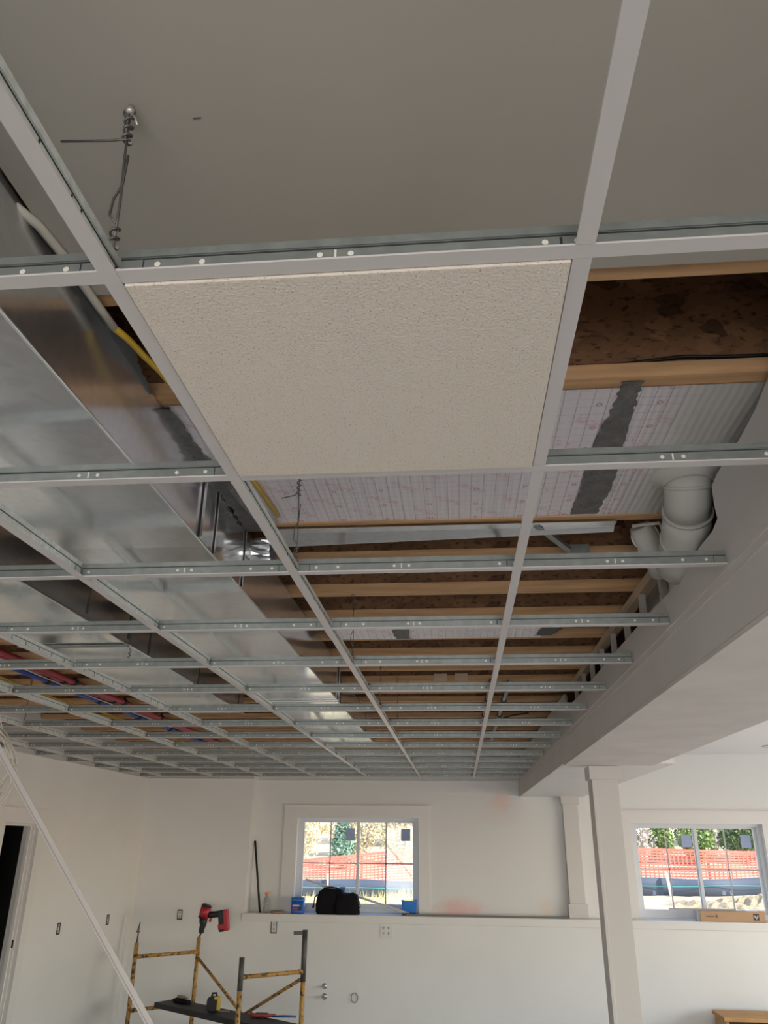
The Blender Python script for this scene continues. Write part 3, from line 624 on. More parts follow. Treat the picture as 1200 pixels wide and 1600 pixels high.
# ------------------------------------------------------------------ hanger wires
def hanger(x, y, zb, zt, label, r=.0014, tail=None, eye=True, lean=0., loop=.05, tail2=True):
    t = thing('hanger_wire', label, 'hanger wire', (x, y, zb), 'hanger wires of the ceiling grid')
    top = Vector((x+lean, y, zt)); bot = Vector((x, y, zb)); b = MB()
    ax = lambda f: bot.lerp(top, f)
    H = zt-zb
    b.tube([ax(0), ax(.3)+Vector((.002, 0, 0)), ax(.6), ax(1)-Vector((0, 0, .012))], r, 6)
    def spiral(f0, f1, turns, rad):
        n = int(turns*12); return [ax(f0+(f1-f0)*i/n)+Vector((rad*math.cos(i*PI/6), rad*math.sin(i*PI/6), 0)) for i in range(n+1)]
    b.tube(spiral(.0, .13, 2.2, .006), r, 6)                       # wraps at the foot
    sp = [ax(.16)+Vector((.0, 0, 0)), ax(.22)+Vector((-.011, 0, 0)), ax(.33)+Vector((-.008, 0, 0)), ax(.42)+Vector((.002, 0, 0))]
    if tail2: sp += [ax(.52)+Vector((.0045, -.002, 0)), ax(.62)+Vector((.006, -.002, 0))]
    b.tube(sp, r, 6)
    b.tube(spiral(.72, .90, 3, .006), r, 6)                        # wraps at the head
    if tail:
        e = ax(.74)+Vector((.006, 0, 0)); b.tube([e, e+Vector((-.012, -.003, 0)), e+Vector(tail)*.3, e+Vector(tail)], r, 6)
    h = ax(.92); lp = [h+Vector((-.008*math.sin(a)-.002, 0, (H*.07)*(1-math.cos(a))/2)) for a in [i*PI/8 for i in range(9)]]
    b.tube(lp+[h+Vector((.006, 0, H*.03)), h], r, 6)
    build(b, 'wire', steel, parent=t)
    if eye:
        b = MB(); b.lathe((top.x, top.y, top.z-.012), [(.002, -.004), (.0065, -.002), (.0075, .004), (.004, .007), (.004, .012)], 12); b.tube([top+Vector((.002, 0, -.012)), top+Vector((.008, .002, -.022)), top+Vector((.013, .003, -.036))], .0018, 6)
        build(b, 'eye_screw', mat('zinc_screw', (.52, .50, .46), .4, metal=.6), parent=t)
    return t
zt_ = ZG+.042
hanger(XA+.001, .765, zt_, .98, 'twisted wire hanging from a screw in the drywall ceiling', tail=(-.105, 0, .008), lean=-.012, r=.0019)
hanger(XA+.006, 1.985, zt_, .982, 'twisted dark wire dangling in front of the large foil sheet', tail=(-.055, .0, -.012), eye=False, lean=-.004, r=.0017)
hanger(XA+.006, 3.205, zt_, ZJ, 'twisted wire over the third cross tee past the tile', tail=None, eye=False, tail2=False)
hanger(XA+.006, 4.425, zt_, ZJ, 'twisted wire over the fourth cross tee row past the tile', tail=(.06, 0, .03), eye=False, tail2=False)
hanger(XA+.06, 5.03, zt_, ZJ, 'twisted wire with bent tail over the sixth row past the tile', tail=(.07, 0, .04), eye=False, tail2=False)
hanger(XD+.24, 3.23, zt_, .985, 'twisted wire in front of the second duct side', tail=(.08, 0, .09), eye=False, tail2=False)
hanger(XD+.33, 3.85, zt_, .985, 'twisted wire between the two ducts, next row back', tail=None, eye=False, tail2=False)
hanger(XF+.01, 5.03, zt_, ZJ, 'twisted wire on the runner closest to the doorway wall', tail=None, eye=False, tail2=False)

# drywall screw mark, ceiling light ring
p = atz(308, 184, .98)
b = MB(); b.box(p.x-.006, p.x+.006, p.y-.0007, p.y+.0007, .979, .9805); build(b, 'ceiling_nail', steel, label='small dark nail lying flush in the drywall ceiling', cat='nail')
t = thing('recessed_light', 'thin round recessed light ring in the white side ceiling', 'ceiling light', (3.36, 8.97, .97))
b = MB(); b.tube([(3.36+.085*math.cos(i*PI/16), 8.97+.085*math.sin(i*PI/16), .977) for i in range(33)], .007, 8, caps=False); build(b, 'trim_ring', mat('light_trim', (.45, .45, .45), .5), parent=t)
b = MB(); b.lathe((3.36, 8.97, .9785), [(.08, 0), (.06, .0005), (.001, .001)], 24); build(b, 'lens', trimpaint, parent=t)

# ------------------------------------------------------------------ wall fittings
def devbox(name, p, axis, label, wd=.05, ht=.085):
    t = thing(name, label, 'electrical box', p, 'open electrical boxes')
    u = Vector((1, 0, 0)) if axis == 'y' else Vector((0, 1, 0)); n = Vector((0, -1, 0)) if axis == 'y' else Vector((1, 0, 0)); p = Vector(p); z = Vector((0, 0, 1))
    b = MB()
    for s in (-1, 1):
        b.obox(p+u*s*wd/2+n*.003, u*.0032, n*.003, z*(ht/2+.003)); b.obox(p+z*s*ht/2+n*.003, u*(wd/2+.003), n*.003, z*.006)
    build(b, 'box_rim', blackp, parent=t)
    b = MB(); b.obox(p+n*.001, u*(wd/2-.006), n*.001, z*(ht/2-.008)); build(b, 'inner_plate', mat('box_cover_paper', (.66, .65, .63), .6), parent=t)
    b = MB(); b.obox(p+n*.003+z*.02, u*.006, n*.002, z*.008); b.obox(p+n*.003-z*.02, u*.005, n*.002, z*.008); build(b, 'mounting_tab', steel, parent=t)
for px, py, ax, lab in ((281, 1429, 'y', 'open wall box in the far corner wall, beside the drill'), (428, 1448, 'y', 'open wall box just under the ledge, below the bottle'), (947, 1463, 'y', 'open wall box half hidden behind the column')):
    devbox('electrical_box', aty(px, py, Y1-.001), ax, lab, .05 if px != 428 else .06, .09 if px != 428 else .12)
for px, py, lab in ((91, 1451, 'open wall box beside the doorway casing'), (168, 1437, 'open wall box between the doorway and the room corner')):
    devbox('electrical_box', atx(px, py, XL+.001), 'x', lab)
p = aty(604, 1454, Y1-.001)
t = thing('outlet_plate', 'square white double outlet plate under the ledge', 'outlet', p)
b = MB(); b.box(p.x-.07, p.x+.07, p.y-.006, p.y, p.z-.07, p.z+.07); build(b, 'cover', mat('outlet_white', (.70, .69, .67), .4), parent=t, bevel=.003)
for sx in (-.03, .03):
    for sz in (-.026, .026):
        b = MB(); b.lathe((p.x+sx, p.y-.006, p.z+sz), [(.015, 0), (.015, .003), (.001, .0035)], 14, axis=(0, -1, 0)); b.box(p.x+sx-.006, p.x+sx-.004, p.y-.0102, p.y-.009, p.z+sz-.004, p.z+sz+.006, 1); b.box(p.x+sx+.004, p.x+sx+.006, p.y-.0102, p.y-.009, p.z+sz-.004, p.z+sz+.006, 1)
        build(b, 'socket', [mat('socket_face', (.60, .59, .57), .4), slotm], parent=t)
for px, py, lab in ((507, 1541, 'short pipe stub sticking out of the wall, upper of the pair'), (507, 1557, 'short pipe stub sticking out of the wall, lower of the pair')):
    p = aty(px, py, Y1); t = thing('pipe_stub', lab, 'pipe stub', p, 'pipe stubs in the far wall')
    b = MB(); b.cyl(p, p+Vector((0, -.05, 0)), .011, n=12); build(b, 'pipe', mat('white_stub', (.6, .6, .6), .4), parent=t)
    b = MB(); b.lathe(p, [(.03, 0), (.028, .004), (.012, .008)], 16, axis=(0, -1, 0)); b.cyl(p+Vector((0, -.05, 0)), p+Vector((0, -.062, 0)), .015, n=12); build(b, 'escutcheon', mat('chrome_ring', (.45, .45, .46), .25, metal=.8), parent=t)
p = aty(554, 1559, Y1-.012)
cable('cable_loop', [p+Vector((.035*math.cos(a), -.006*math.sin(a*.5), .045*math.sin(a))) for a in [i*.55 for i in range(15)]], .0045, mat('grey_cable', (.25, .25, .25), .5), 'small coiled grey cable end poking from the lower wall')

# ------------------------------------------------------------------ things on the ledge
ZL = -.765
# black tool bag
bagm = mat('black_bag_fabric', (.008, .007, .009), .85, bump=.3, bscale=50, spec=.2)
t = thing('tool_bag', 'black fabric tool bag slumped on the ledge before the window', 'tool bag', (-1.40, 9.70, ZL))
def softbox(b, cx, cy, z0, sx, sy, sz, seed, top=.75, m=0):
    rnd = random.Random(seed); n = 28; k = 9; base = len(b.v)
    for i in range(k+1):
        f = i/k; s = (1-(1-top)*f*f); 
        if i == k: s *= .55
        if i == 0: s *= .94
        for j in range(n):
            a = 2*PI*j/n; cxx, syy = math.cos(a), math.sin(a); e = .55
            u = math.copysign(abs(cxx)**e, cxx); v = math.copysign(abs(syy)**e, syy)
            wv = 1+.05*math.sin(3*a+seed+f*4)+.03*math.sin(7*a+f*6+seed)
            b.v.append((cx+u*sx/2*s*wv, cy+v*sy/2*s*wv, z0+sz*f*(1+.05*math.sin(2*a+seed)) if 0 < i else z0))
    for i in range(k):
        for j in range(n): b.face((base+i*n+j, base+i*n+(j+1) % n, base+(i+1)*n+(j+1) % n, base+(i+1)*n+j), m, True)
    b.face([base+j for j in range(n-1, -1, -1)], m); b.face([base+k*n+j for j in range(n)], m, True)
b = MB(); softbox(b, -1.475, 9.735, ZL, .36, .18, .25, 1, .72); softbox(b, -1.29, 9.69, ZL, .28, .17, .215, 2, .80); build(b, 'body', bagm, parent=t)
b = MB(); b.tube([(-1.62, 9.72, ZL+.20), (-1.665, 9.70, ZL+.17), (-1.672, 9.69, ZL+.10), (-1.68, 9.685, ZL+.06)], [.012, .013, .012, .022], 8, flat=.5); build(b, 'side_strap', bagm, parent=t)
b = MB(); b.tube([(-1.60, 9.70, ZL+.22), (-1.56, 9.69, ZL+.262), (-1.48, 9.69, ZL+.275), (-1.40, 9.69, ZL+.262), (-1.36, 9.70, ZL+.235)], .012, 8, flat=.6); build(b, 'carry_handle', bagm, parent=t)
b = MB(); b.tube([(-1.19, 9.64, ZL+.20), (-1.155, 9.63, ZL+.15), (-1.135, 9.63, ZL+.09), (-1.16, 9.64, ZL+.05)], .011, 8, flat=.5); b.tube([(-1.165, 9.642, ZL+.16), (-1.17, 9.638, ZL+.10)], .004, 6, 1); build(b, 'pocket_strap', [bagm, mat('strap_buckle', (.3, .29, .27), .5)], parent=t)
# blue tub with lid and label
tubm = mat('blue_tub_plastic', (.02, .13, .50), .35)
t = thing('blue_tub', 'blue plastic tub with printed label beside the window casing', 'tub', (-1.855, 9.70, ZL))
b = MB()
def rbox(b, cx, cy, z0, z1, sx, sy, e=.35, n=24, m=0, tp=1.0):
    base = len(b.v)
    for z, s in ((z0, .97), (z0+.008, 1), (z1, tp)):
        for j in range(n):
            a = 2*PI*j/n; c, s_ = math.cos(a), math.sin(a); b.v.append((cx+math.copysign(abs(c)**e, c)*sx/2*s, cy+math.copysign(abs(s_)**e, s_)*sy/2*s, z))
    for i in range(2):
        for j in range(n): b.face((base+i*n+j, base+i*n+(j+1) % n, base+(i+1)*n+(j+1) % n, base+(i+1)*n+j), m, True)
    b.face([base+j for j in range(n-1, -1, -1)], m); b.face([base+2*n+j for j in range(n)], m)
rbox(b, -1.855, 9.70, ZL, ZL+.125, .145, .11); build(b, 'tub_body', tubm, parent=t)
b = MB(); rbox(b, -1.855, 9.70, ZL+.125, ZL+.165, .15, .115); build(b, 'lid', mat('blue_tub_lid', (.03, .17, .58), .35), parent=t)
b = MB(); b.box(-1.91, -1.80, 9.6435, 9.6455, ZL+.03, ZL+.10); b.box(-1.905, -1.83, 9.6425, 9.644, ZL+.075, ZL+.09, 1); b.box(-1.90, -1.85, 9.6425, 9.644, ZL+.045, ZL+.06, 2); b.box(-1.838, -1.806, 9.6425, 9.644, ZL+.035, ZL+.07, 3)
build(b, 'label', [mat('tub_label', (.03, .06, .25), .4), mat('label_pale', (.6, .62, .66), .5), mat('label_red', (.5, .06, .08), .5), mat('label_dark', (.02, .02, .06), .5)], parent=t, label='dark printed label with pale and red bars')
# blue bucket
t = thing('blue_bucket', 'bright blue open container at the window corner of the ledge', 'container', (-.60, 9.80, ZL))
bk = mat('bright_blue_plastic', (.06, .27, .80), .4)
b = MB(); cx, cy, n = -.60, 9.845, 24; base = len(b.v)
prof = [(.70, 0), (.92, .004), (1.0, .135), (1.06, .137), (1.06, .147), (.97, .147), (.9, .02), (0.02, .018)]
for s, h in prof:
    for j in range(n):
        a = 2*PI*j/n; c, s_ = math.cos(a), math.sin(a); b.v.append((cx+math.copysign(abs(c)**.4, c)*.085*s, cy+math.copysign(abs(s_)**.4, s_)*.045*s, ZL+h-(.012*(1-abs(c)) if h > .1 else 0)))
for i in range(len(prof)-1):
    for j in range(n): b.face((base+i*n+j, base+i*n+(j+1) % n, base+(i+1)*n+(j+1) % n, base+(i+1)*n+j), 0, True)
b.face([base+j for j in range(n-1, -1, -1)])
build(b, 'container_body', bk, parent=t)
# blue box behind the bag
b = MB(); rbox(b, -1.375, 9.868, ZL, ZL+.268, .07, .03); build(b, 'blue_box', mat('pale_blue_box', (.16, .30, .62), .5), label='pale blue box standing behind the tool bag', cat='box')
# bottle
t = thing('water_bottle', 'clear plastic bottle with orange cap standing on the ledge', 'bottle', (-2.225, 9.71, ZL))
pet = bpy.data.materials.new('clear_bottle'); pet.use_nodes = True; pb = pet.node_tree.nodes['Principled BSDF']; pb.inputs['Base Color'].default_value = (.78, .78, .76, 1); pb.inputs['Roughness'].default_value = .12; pb.inputs['Transmission Weight'].default_value = .75; pb.inputs['IOR'].default_value = 1.1
b = MB(); b.lathe((-2.225, 9.71, ZL), [(.028, 0), (.034, .006), (.034, .05), (.031, .06), (.034, .07), (.034, .12), (.03, .14), (.016, .17), (.013, .175), (.013, .185)], 24); build(b, 'bottle_body', pet, parent=t)
b = MB(); b.lathe((-2.225, 9.71, ZL+.183), [(.0235, 0), (.0235, .02), (.021, .024), (.001, .0245)], 20); build(b, 'cap', mat('orange_cap', (.80, .25, .06), .4), parent=t)
b = MB(); b.tube([(-2.225+.0345*math.cos(i*PI/10), 9.71+.0345*math.sin(i*PI/10), ZL+.095) for i in range(21)], .004, 6, caps=False); build(b, 'grip_ring', mat('bottle_shade', (.40, .40, .38), .4), parent=t)
# tape roll
t = thing('tape_roll', 'brown tape roll lying flat between the bottle and blue tub', 'tape roll', (-2.09, 9.70, ZL))
b = MB(); n = 28; base = len(b.v)
for r, h in ((.045, 0), (.075, 0), (.076, .02), (.045, .02)):
    for j in range(n): b.v.append((-2.09+r*math.cos(2*PI*j/n), 9.70+r*math.sin(2*PI*j/n), ZL+h))
for i in range(4):
    for j in range(n): b.face((base+i*n+j, base+i*n+(j+1) % n, base+((i+1) % 4)*n+(j+1) % n, base+((i+1) % 4)*n+j), 0, True)
build(b, 'tape', mat('brown_tape', (.34, .20, .12), .5), parent=t)
b = MB(); b.tube([(-2.09+.0425*math.cos(i*PI/10), 9.70+.0425*math.sin(i*PI/10), ZL+.01) for i in range(21)], .004, 6, caps=False); build(b, 'core', mat('cardboard_core', (.5, .38, .26), .7), parent=t)
# sticks
b = MB(); b.cyl((-2.292, 9.70, ZL), (-2.437, 9.835, -.015), .012, n=10); build(b, 'black_rod', blackp, label='black rod leaning from the ledge into the recess corner', cat='rod')
p0, p1 = aty(478, 1374, 9.875), aty(638, 1428, 9.745); p1.z = ZL+.017
b = MB(); b.bar(p0, p1, .03, .022); build(b, 'white_stick', mat('pale_wood_stick', (.60, .57, .53), .5), label='pale stick slanting across the window over the tool bag', cat='stick')
b = MB(); b.box(-.62, 1.17, 9.63, 9.66, ZL, ZL+.018); build(b, 'grey_strip', mat('dark_metal_strip', (.16, .155, .145), .5), label='long thin grey strip lying on the ledge beside the window', cat='strip')
b = MB(); rnd = random.Random(4)
for i in range(5):
    c = Vector((-.60+rnd.uniform(-.05, .07), 9.69+rnd.uniform(-.02, .02), ZL+.004)); b.tube([c+Vector((.03*math.cos(a*.9+i), .02*math.sin(a*.9+i), .006*a*.5)) for a in range(7)], .004, 6)
build(b, 'wire_scraps', mat('dark_scraps', (.06, .06, .055), .6), label='tangle of dark wire scraps before the blue container', cat='wire scraps', kind='stuff')
# cardboard carton
card = mat('brown_cardboard', (.46, .29, .17), .7, var=.04, vscale=5)
t = thing('cardboard_carton', 'long brown cardboard carton lying on the ledge below the window', 'carton', (2.88, 9.70, ZL))
b = MB(); b.box(2.56, 3.235, 9.632, 9.79, ZL, ZL+.10); build(b, 'carton_body', card, parent=t, bevel=.003)
b = MB(); b.box(2.53, 2.559, 9.65, 9.785, ZL+.005, ZL+.10); b.quad([(2.53, 9.655, ZL+.01), (2.558, 9.632, ZL+.005), (2.558, 9.632, ZL+.098), (2.53, 9.655, ZL+.095)]); build(b, 'end_flap', mat('carton_inside', (.50, .48, .47), .7), parent=t, fix=False)
b = MB(); b.box(3.06, 3.20, 9.65, 9.755, ZL+.1005, ZL+.102); build(b, 'paper_label', mat('carton_paper', (.62, .62, .72), .6), parent=t)
inkm = mat('dark_ink', (.035, .03, .04), .6)
b = MB(); b.box(3.108, 3.168, 9.6300, 9.6315, ZL+.018, ZL+.082); b.prism([(3.115, 9.6285, ZL+.068), (3.126, 9.6285, ZL+.068), (3.138, 9.6285, ZL+.046), (3.150, 9.6285, ZL+.068), (3.161, 9.6285, ZL+.068), (3.161, 9.6285, ZL+.054), (3.138, 9.6285, ZL+.027), (3.115, 9.6285, ZL+.054)], (0, .0014, 0), 1)
build(b, 'printed_mark', [inkm, mat('mark_pale', (.5, .42, .36), .6)], parent=t, label='dark square mark with pale bent band')
b = MB(); rnd = random.Random(5)
for i in range(6): b.box(2.618+i*.0145, 2.618+i*.0145+.004+.006*rnd.random(), 9.6300, 9.6315, ZL+.046, ZL+.057); b.box(2.618+i*.0145, 2.630+i*.0145, 9.6300, 9.6315, ZL+(.046 if i % 2 else .054), ZL+(.049 if i % 2 else .057))
build(b, 'printed_word', inkm, parent=t)
b = MB()
for i in range(3): b.box(2.715, 2.738, 9.6300, 9.6315, ZL+.040+i*.010, ZL+.046+i*.010)
build(b, 'printed_stamp', inkm, parent=t)
b = MB(); b.box(2.27, 2.98, 9.762, 9.785, ZL+.1005, ZL+.1155); build(b, 'grey_stick', mat('grey_stick_paint', (.42, .41, .39), .6), label='thin grey stick lying on the carton and sticking out past its end', cat='stick')

# ------------------------------------------------------------------ rolling scaffold and the tools on it
yl = mat('worn_yellow_paint', (.55, .30, .06), .5)
def worn():
    N = yl.node_tree.nodes; L = yl.node_tree.links; b = N['Principled BSDF']; tc = N.new('ShaderNodeTexCoord'); n = N.new('ShaderNodeTexNoise'); n.inputs['Scale'].default_value = 26; n.inputs['Detail'].default_value = 5; L.new(tc.outputs['Object'], n.inputs[0])
    r = N.new('ShaderNodeValToRGB'); r.color_ramp.elements[0].position = .40; r.color_ramp.elements[0].color = (.05, .035, .025, 1); r.color_ramp.elements[1].position = .48; r.color_ramp.elements[1].color = (.44, .235, .05, 1); L.new(n.outputs['Fac'], r.inputs[0]); L.new(r.outputs[0], b.inputs['Base Color'])
worn()
sleeve = mat('grey_sleeve', (.07, .068, .063), .5, var=.3, vscale=20)
SA, SB, SC, SD = Vector((-3.298, 8.662, 0)), Vector((-2.803, 9.144, 0)), Vector((-1.927, 7.596, 0)), Vector((-1.452, 7.997, 0))
def up(v, z): return Vector((v.x, v.y, z))
t = thing('scaffold', 'small yellow painted steel scaffold with a black plank platform', 'scaffold', (-2.37, 8.35, ZF))
for v, zt2 in ((SA, -.975), (SB, -.965), (SC, -1.13), (SD, -1.10)):
    b = MB(); b.cyl(up(v, ZF+.1), up(v, zt2), .021, n=14); post = build(b, 'post', yl, parent=t)
    b = MB(); b.cyl(up(v, ZF), up(v, ZF+.1), .03, n=14); build(b, 'foot', sleeve, parent=post)
for v, a, c, r in ((SC, -1.20, -.95, .023), (SD, -1.18, -.765, .024)):
    b = MB(); b.cyl(up(v, a), up(v, c), r, n=14)
    if v is SD: b.bar(up(v, -.79)+Vector((-.10, -.03, 0)), up(v, -.79)+Vector((.02, .005, 0)), .02, .03)
    build(b, 'coupling_sleeve', sleeve, parent=t)
b = MB(); b.tube([up(SA, -.975), up(SA, -.90)+Vector((.004, 0, 0)), up(SA, -.86), up(SA, -.79)+Vector((.012, 0, 0))], [.010, .007, .012, .005], 8); b.cyl(up(SA, -.875)+Vector((-.02, 0, 0)), up(SA, -.875)+Vector((.02, 0, 0)), .006, n=8); build(b, 'locking_pin', sleeve, parent=t)
for p, q in ((SA, SB), (SC, SD)):
    for z in (-1.10, -1.565, -1.80):
        b = MB(); b.cyl(up(p, z), up(q, z), .0175, n=12); b.cyl(up(p, z)+(q-p)*.02, up(p, z)+(q-p)*.08, .021, n=12); b.cyl(up(p, z)+(q-p)*.92, up(p, z)+(q-p)*.98, .021, n=12); build(b, 'rung', yl, parent=t)
mid = up((SB+SD)/2, -1.555)
for v in (SB, SD):
    b = MB(); b.cyl(up(v, -1.15), mid, .015, n=10); build(b, 'diagonal_brace', yl, parent=t)
b = MB(); dir_ = Vector((.82, -.575, 0)).normalized(); nrm = Vector((.575, .82, 0)).normalized()
o0 = Vector((-3.077, 8.742, 0)); L_ = 1.98
pl = [o0, o0+dir_*L_, o0+dir_*L_+nrm*.30, o0+nrm*.26]
b.hexa([up(v, -1.547) for v in pl]+[up(v, -1.50) for v in pl]); build(b, 'platform', mat('black_plank', (.022, .022, .024), .6, var=.25, vscale=8), parent=t, bevel=.005)
ZP = -1.5
# cordless drill hung chuck-down on the post
dred = mat('drill_red', (.42, .02, .035), .35)
D0 = aty(314, 1461, 9.144)
t = thing('cordless_drill', 'red and black cordless drill standing chuck-down on a scaffold post', 'cordless drill', D0)
k = aty(1, 0, 9.144)
def dpt(px, py, dy=0.): v = aty(px, py, 9.144); return Vector((v.x, v.y+dy, v.z))
b = MB(); b.tube([dpt(311.6, 1463.5), dpt(314.5, 1457)], .008, 10, 0); b.tube([dpt(314.5, 1458), dpt(315, 1452), dpt(317, 1446), dpt(317.5, 1441), dpt(318, 1434)], [.026, .029, .033, .042, .045], 18); build(b, 'chuck', blackp, parent=t)
b = MB(); b.tube([dpt(318, 1434), dpt(320.5, 1425), dpt(322.5, 1417)], [.056, .058, .055], 20); body = build(b, 'motor_housing', dred, parent=t)
b = MB(); b.tube([dpt(322.5, 1417.2), dpt(323.3, 1413.8), dpt(323.6, 1413)], [.056, .053, .035], 20); build(b, 'end_cap', blackp, parent=t)
b = MB(); b.tube([dpt(318, 1434), dpt(318.3, 1431.5)], [.058, .058], 20); build(b, 'clutch_ring', blackp, parent=t)
b = MB(); b.tube([dpt(326, 1429), dpt(334, 1429), dpt(342, 1428), dpt(350, 1427)], [.034, .032, .032, .038], 14); build(b, 'handle', blackp, parent=t)
b = MB(); b.obox(dpt(328.8, 1437), (.012, 0, 0), (0, .012, 0), (.004, 0, .022)); build(b, 'trigger', dred, parent=t)
c = dpt(350.5, 1437); b = MB(); ux = Vector((.98, 0, .12)).normalized(); uz = Vector((-.14, 0, .98)).normalized()
b.obox(c+uz*.02-ux*.022, ux*.035, Vector((0, .038, 0)), uz*.075); build(b, 'battery_mount', blackp, parent=t, bevel=.008)
b = MB(); b.obox(c+ux*.022-uz*.005, ux*.024, Vector((0, .042, 0)), uz*.103); b.obox(c-uz*.063-ux*.02, ux*.045, Vector((0, .040, 0)), uz*.03); bat = build(b, 'battery', dred, parent=t, bevel=.010)
b = MB(); b.obox(c-uz*.098-ux*.03, ux*.022, Vector((0, .043, 0)), uz*.012); build(b, 'battery_foot', blackp, parent=bat)
# tape measure
tp = atz(334, 1580.5, ZP)
t = thing('tape_measure', 'black and yellow tape measure standing on the black plank', 'tape measure', tp)
b = MB(); rr = []
for i in range(20):
    a = 2*PI*i/20; e = .55; c_, s_ = math.cos(a), math.sin(a); rr.append((tp.x-.01+math.copysign(abs(c_)**e, c_)*.060, tp.y-.027, tp.z+.062+math.copysign(abs(s_)**e, s_)*.062))
b.prism(rr, (0, .055, 0)); cs = build(b, 'case', blackp, parent=t, bevel=.006)
b = MB(); b.box(tp.x+.03, tp.x+.056, tp.y-.03, tp.y+.03, tp.z+.012, tp.z+.118); b.box(tp.x-.0, tp.x+.05, tp.y-.029, tp.y+.029, tp.z+.10, tp.z+.125); build(b, 'yellow_shell', mat('tape_yellow', (.62, .46, .05), .4), parent=t, bevel=.006)
b = MB(); b.tube([(tp.x-.03, tp.y, tp.z+.12), (tp.x-.025, tp.y, tp.z+.148), (tp.x+.012, tp.y, tp.z+.15), (tp.x+.018, tp.y, tp.z+.12)], .010, 8); build(b, 'belt_clip', blackp, parent=t)
b = MB(); b.box(tp.x+.05, tp.x+.15, tp.y-.02, tp.y-.002, tp.z+.006, tp.z+.009); b.box(tp.x+.148, tp.x+.151, tp.y-.02, tp.y-.002, tp.z, tp.z+.012); build(b, 'blade', mat('tape_blade', (.45, .44, .38), .4), parent=t)
# black sheath with a wooden-handled knife
g0 = atz(284, 1567, ZP)
t = thing('tool_pouch', 'flat black tool pouch with a pale tag on the plank end', 'tool pouch', g0)
b = MB(); ds = dir_*1.0
b.tube([g0-ds*.14+Vector((0, 0, .014)), g0-ds*.08+Vector((0, 0, .02)), g0+Vector((0, 0, .024)), g0+ds*.08+Vector((0, 0, .02)), g0+ds*.14+Vector((0, 0, .013))], [.016, .045, .052, .045, .015], 14, flat=.42); build(b, 'pouch', bagm, parent=t)
b = MB(); b.obox(g0+Vector((-.01, 0, .052)), ds*.045, nrm*.02, Vector((0, 0, .010))); b.obox(g0+ds*.075+Vector((0, 0, .045)), ds*.022, nrm*.014, Vector((0, 0, .010))); build(b, 'tag', mat('leather_tag', (.30, .24, .17), .7), parent=t, bevel=.004)
# pliers
q0 = atz(392, 1590, ZP); q1 = atz(420, 1590, ZP)
t = thing('pliers', 'red tin snips with one blue handle end lying on the plank', 'hand tool', q1)
zz = Vector((0, 0, .018)); blu = mat('blue_handle', (.02, .07, .22), .4); rdh = mat('red_handle', (.36, .06, .05), .45)
ex = Vector((1, .0, 0)); b = MB(); b.tube([q0+zz+ex*(-.01)+Vector((0, 0, .01)), q0+ex*.05+zz, q0+ex*.11+zz, q0+ex*.2+zz], [.024, .02, .018, .013], 10, flat=.7); b.tube([q0+ex*.03+zz+Vector((0, .05, 0)), q0+ex*.12+zz+Vector((0, .03, 0)), q0+ex*.22+zz+Vector((0, .045, 0))], [.018, .02, .014], 10, flat=.7); build(b, 'red_grip', rdh, parent=t, label='red grips')
b = MB(); b.tube([q0+ex*.20+zz+Vector((0, -.02, 0)), q0+ex*.30+zz+Vector((0, -.015, .002)), q0+ex*.42+zz], [.012, .014, .013], 10, flat=.7); build(b, 'blue_grip', blu, parent=t, label='blue grip')
b = MB(); b.cyl(q0+ex*.11+zz-Vector((0, .02, .012)), q0+ex*.11+zz+Vector((0, .06, -.012)), .014, n=10); b.bar(q0+ex*.04+zz+Vector((0, .02, .012)), q0+ex*.15+zz+Vector((0, .02, .012)), .035, .012); build(b, 'jaw', blackp, parent=t)

# ------------------------------------------------------------------ leaning pieces, cable coil, wooden crate
a0 = aty(-25, 1128, 3.05); a1 = aty(262, 1652, 2.95)
t = thing('leaning_runner', 'long white grid runner leaning diagonally across the doorway wall', 'ceiling grid runner', a1)
d = (a1-a0).normalized(); floorp = a0+d*((ZF+.003-a0.z)/d.z); top = a0-d*.05
side = d.cross(Vector((0, 1, 0))).normalized(); nn = side.cross(d).normalized()
if nn.y > 0: nn = -nn
b = MB(); ln = (floorp-top)/2; c = (top+floorp)/2; b.obox(c, ln, side*.0125, nn*.0009); build(b, 'face_cap', mat('leaning_cap', (.60, .57, .55), .4), parent=t)
b = MB(); b.obox(c-nn*.018-side*.008, ln, side*.0009, nn*.017); b.obox(c-nn*.034-side*.008, ln, side*.0035, nn*.006); b.obox(c+nn*.0018-side*.006, ln, side*.0012, nn*.001); build(b, 'web', mat('leaning_web', (.40, .38, .37), .4), parent=t)
b = MB(); b.bar(Vector((-3.70, 9.335, -.79)), Vector((-3.66, 9.28, ZF)), .022, .014, up=(1, 0, 0)); build(b, 'corner_stick', trimpaint, label='thin white stick leaning in the room corner', cat='stick')
b = MB(); rnd = random.Random(11)
for k in range(9):
    pts = []
    cx, cy = rnd.uniform(-8, 2)-24, 1195+rnd.uniform(-10, 8); rx = 46+rnd.uniform(-6, 9); ry = 58+rnd.uniform(-14, 20); dy = rnd.uniform(-.12, .12)
    for i in range(33):
        a = 2*PI*i/32; q = aty(cx+rx*math.cos(a), cy+ry*math.sin(a), 4.6+dy+.05*math.sin(a+k)); pts.append(q)
    b.tube(pts, .0042, 6)
b.tube([aty(4, 1140, 4.6), aty(-4, 1105, 4.5), aty(-8, 1085, 4.5)], .0045, 6); b.tube([aty(24, 1185, 4.6), aty(8, 1215, 4.6), aty(-10, 1245, 4.6)], .0042, 6)
build(b, 'cable_coil', whc, label='coil of white cable hanging from the grid before the doorway wall', cat='cable coil')
t = thing('wooden_crate', 'corner of a brown wooden crate standing below the ledge window', 'crate', (2.95, 9.25, ZF))
cz = aty(1131, 1590, 9.1).z; cx = aty(1131, 1590, 9.1).x
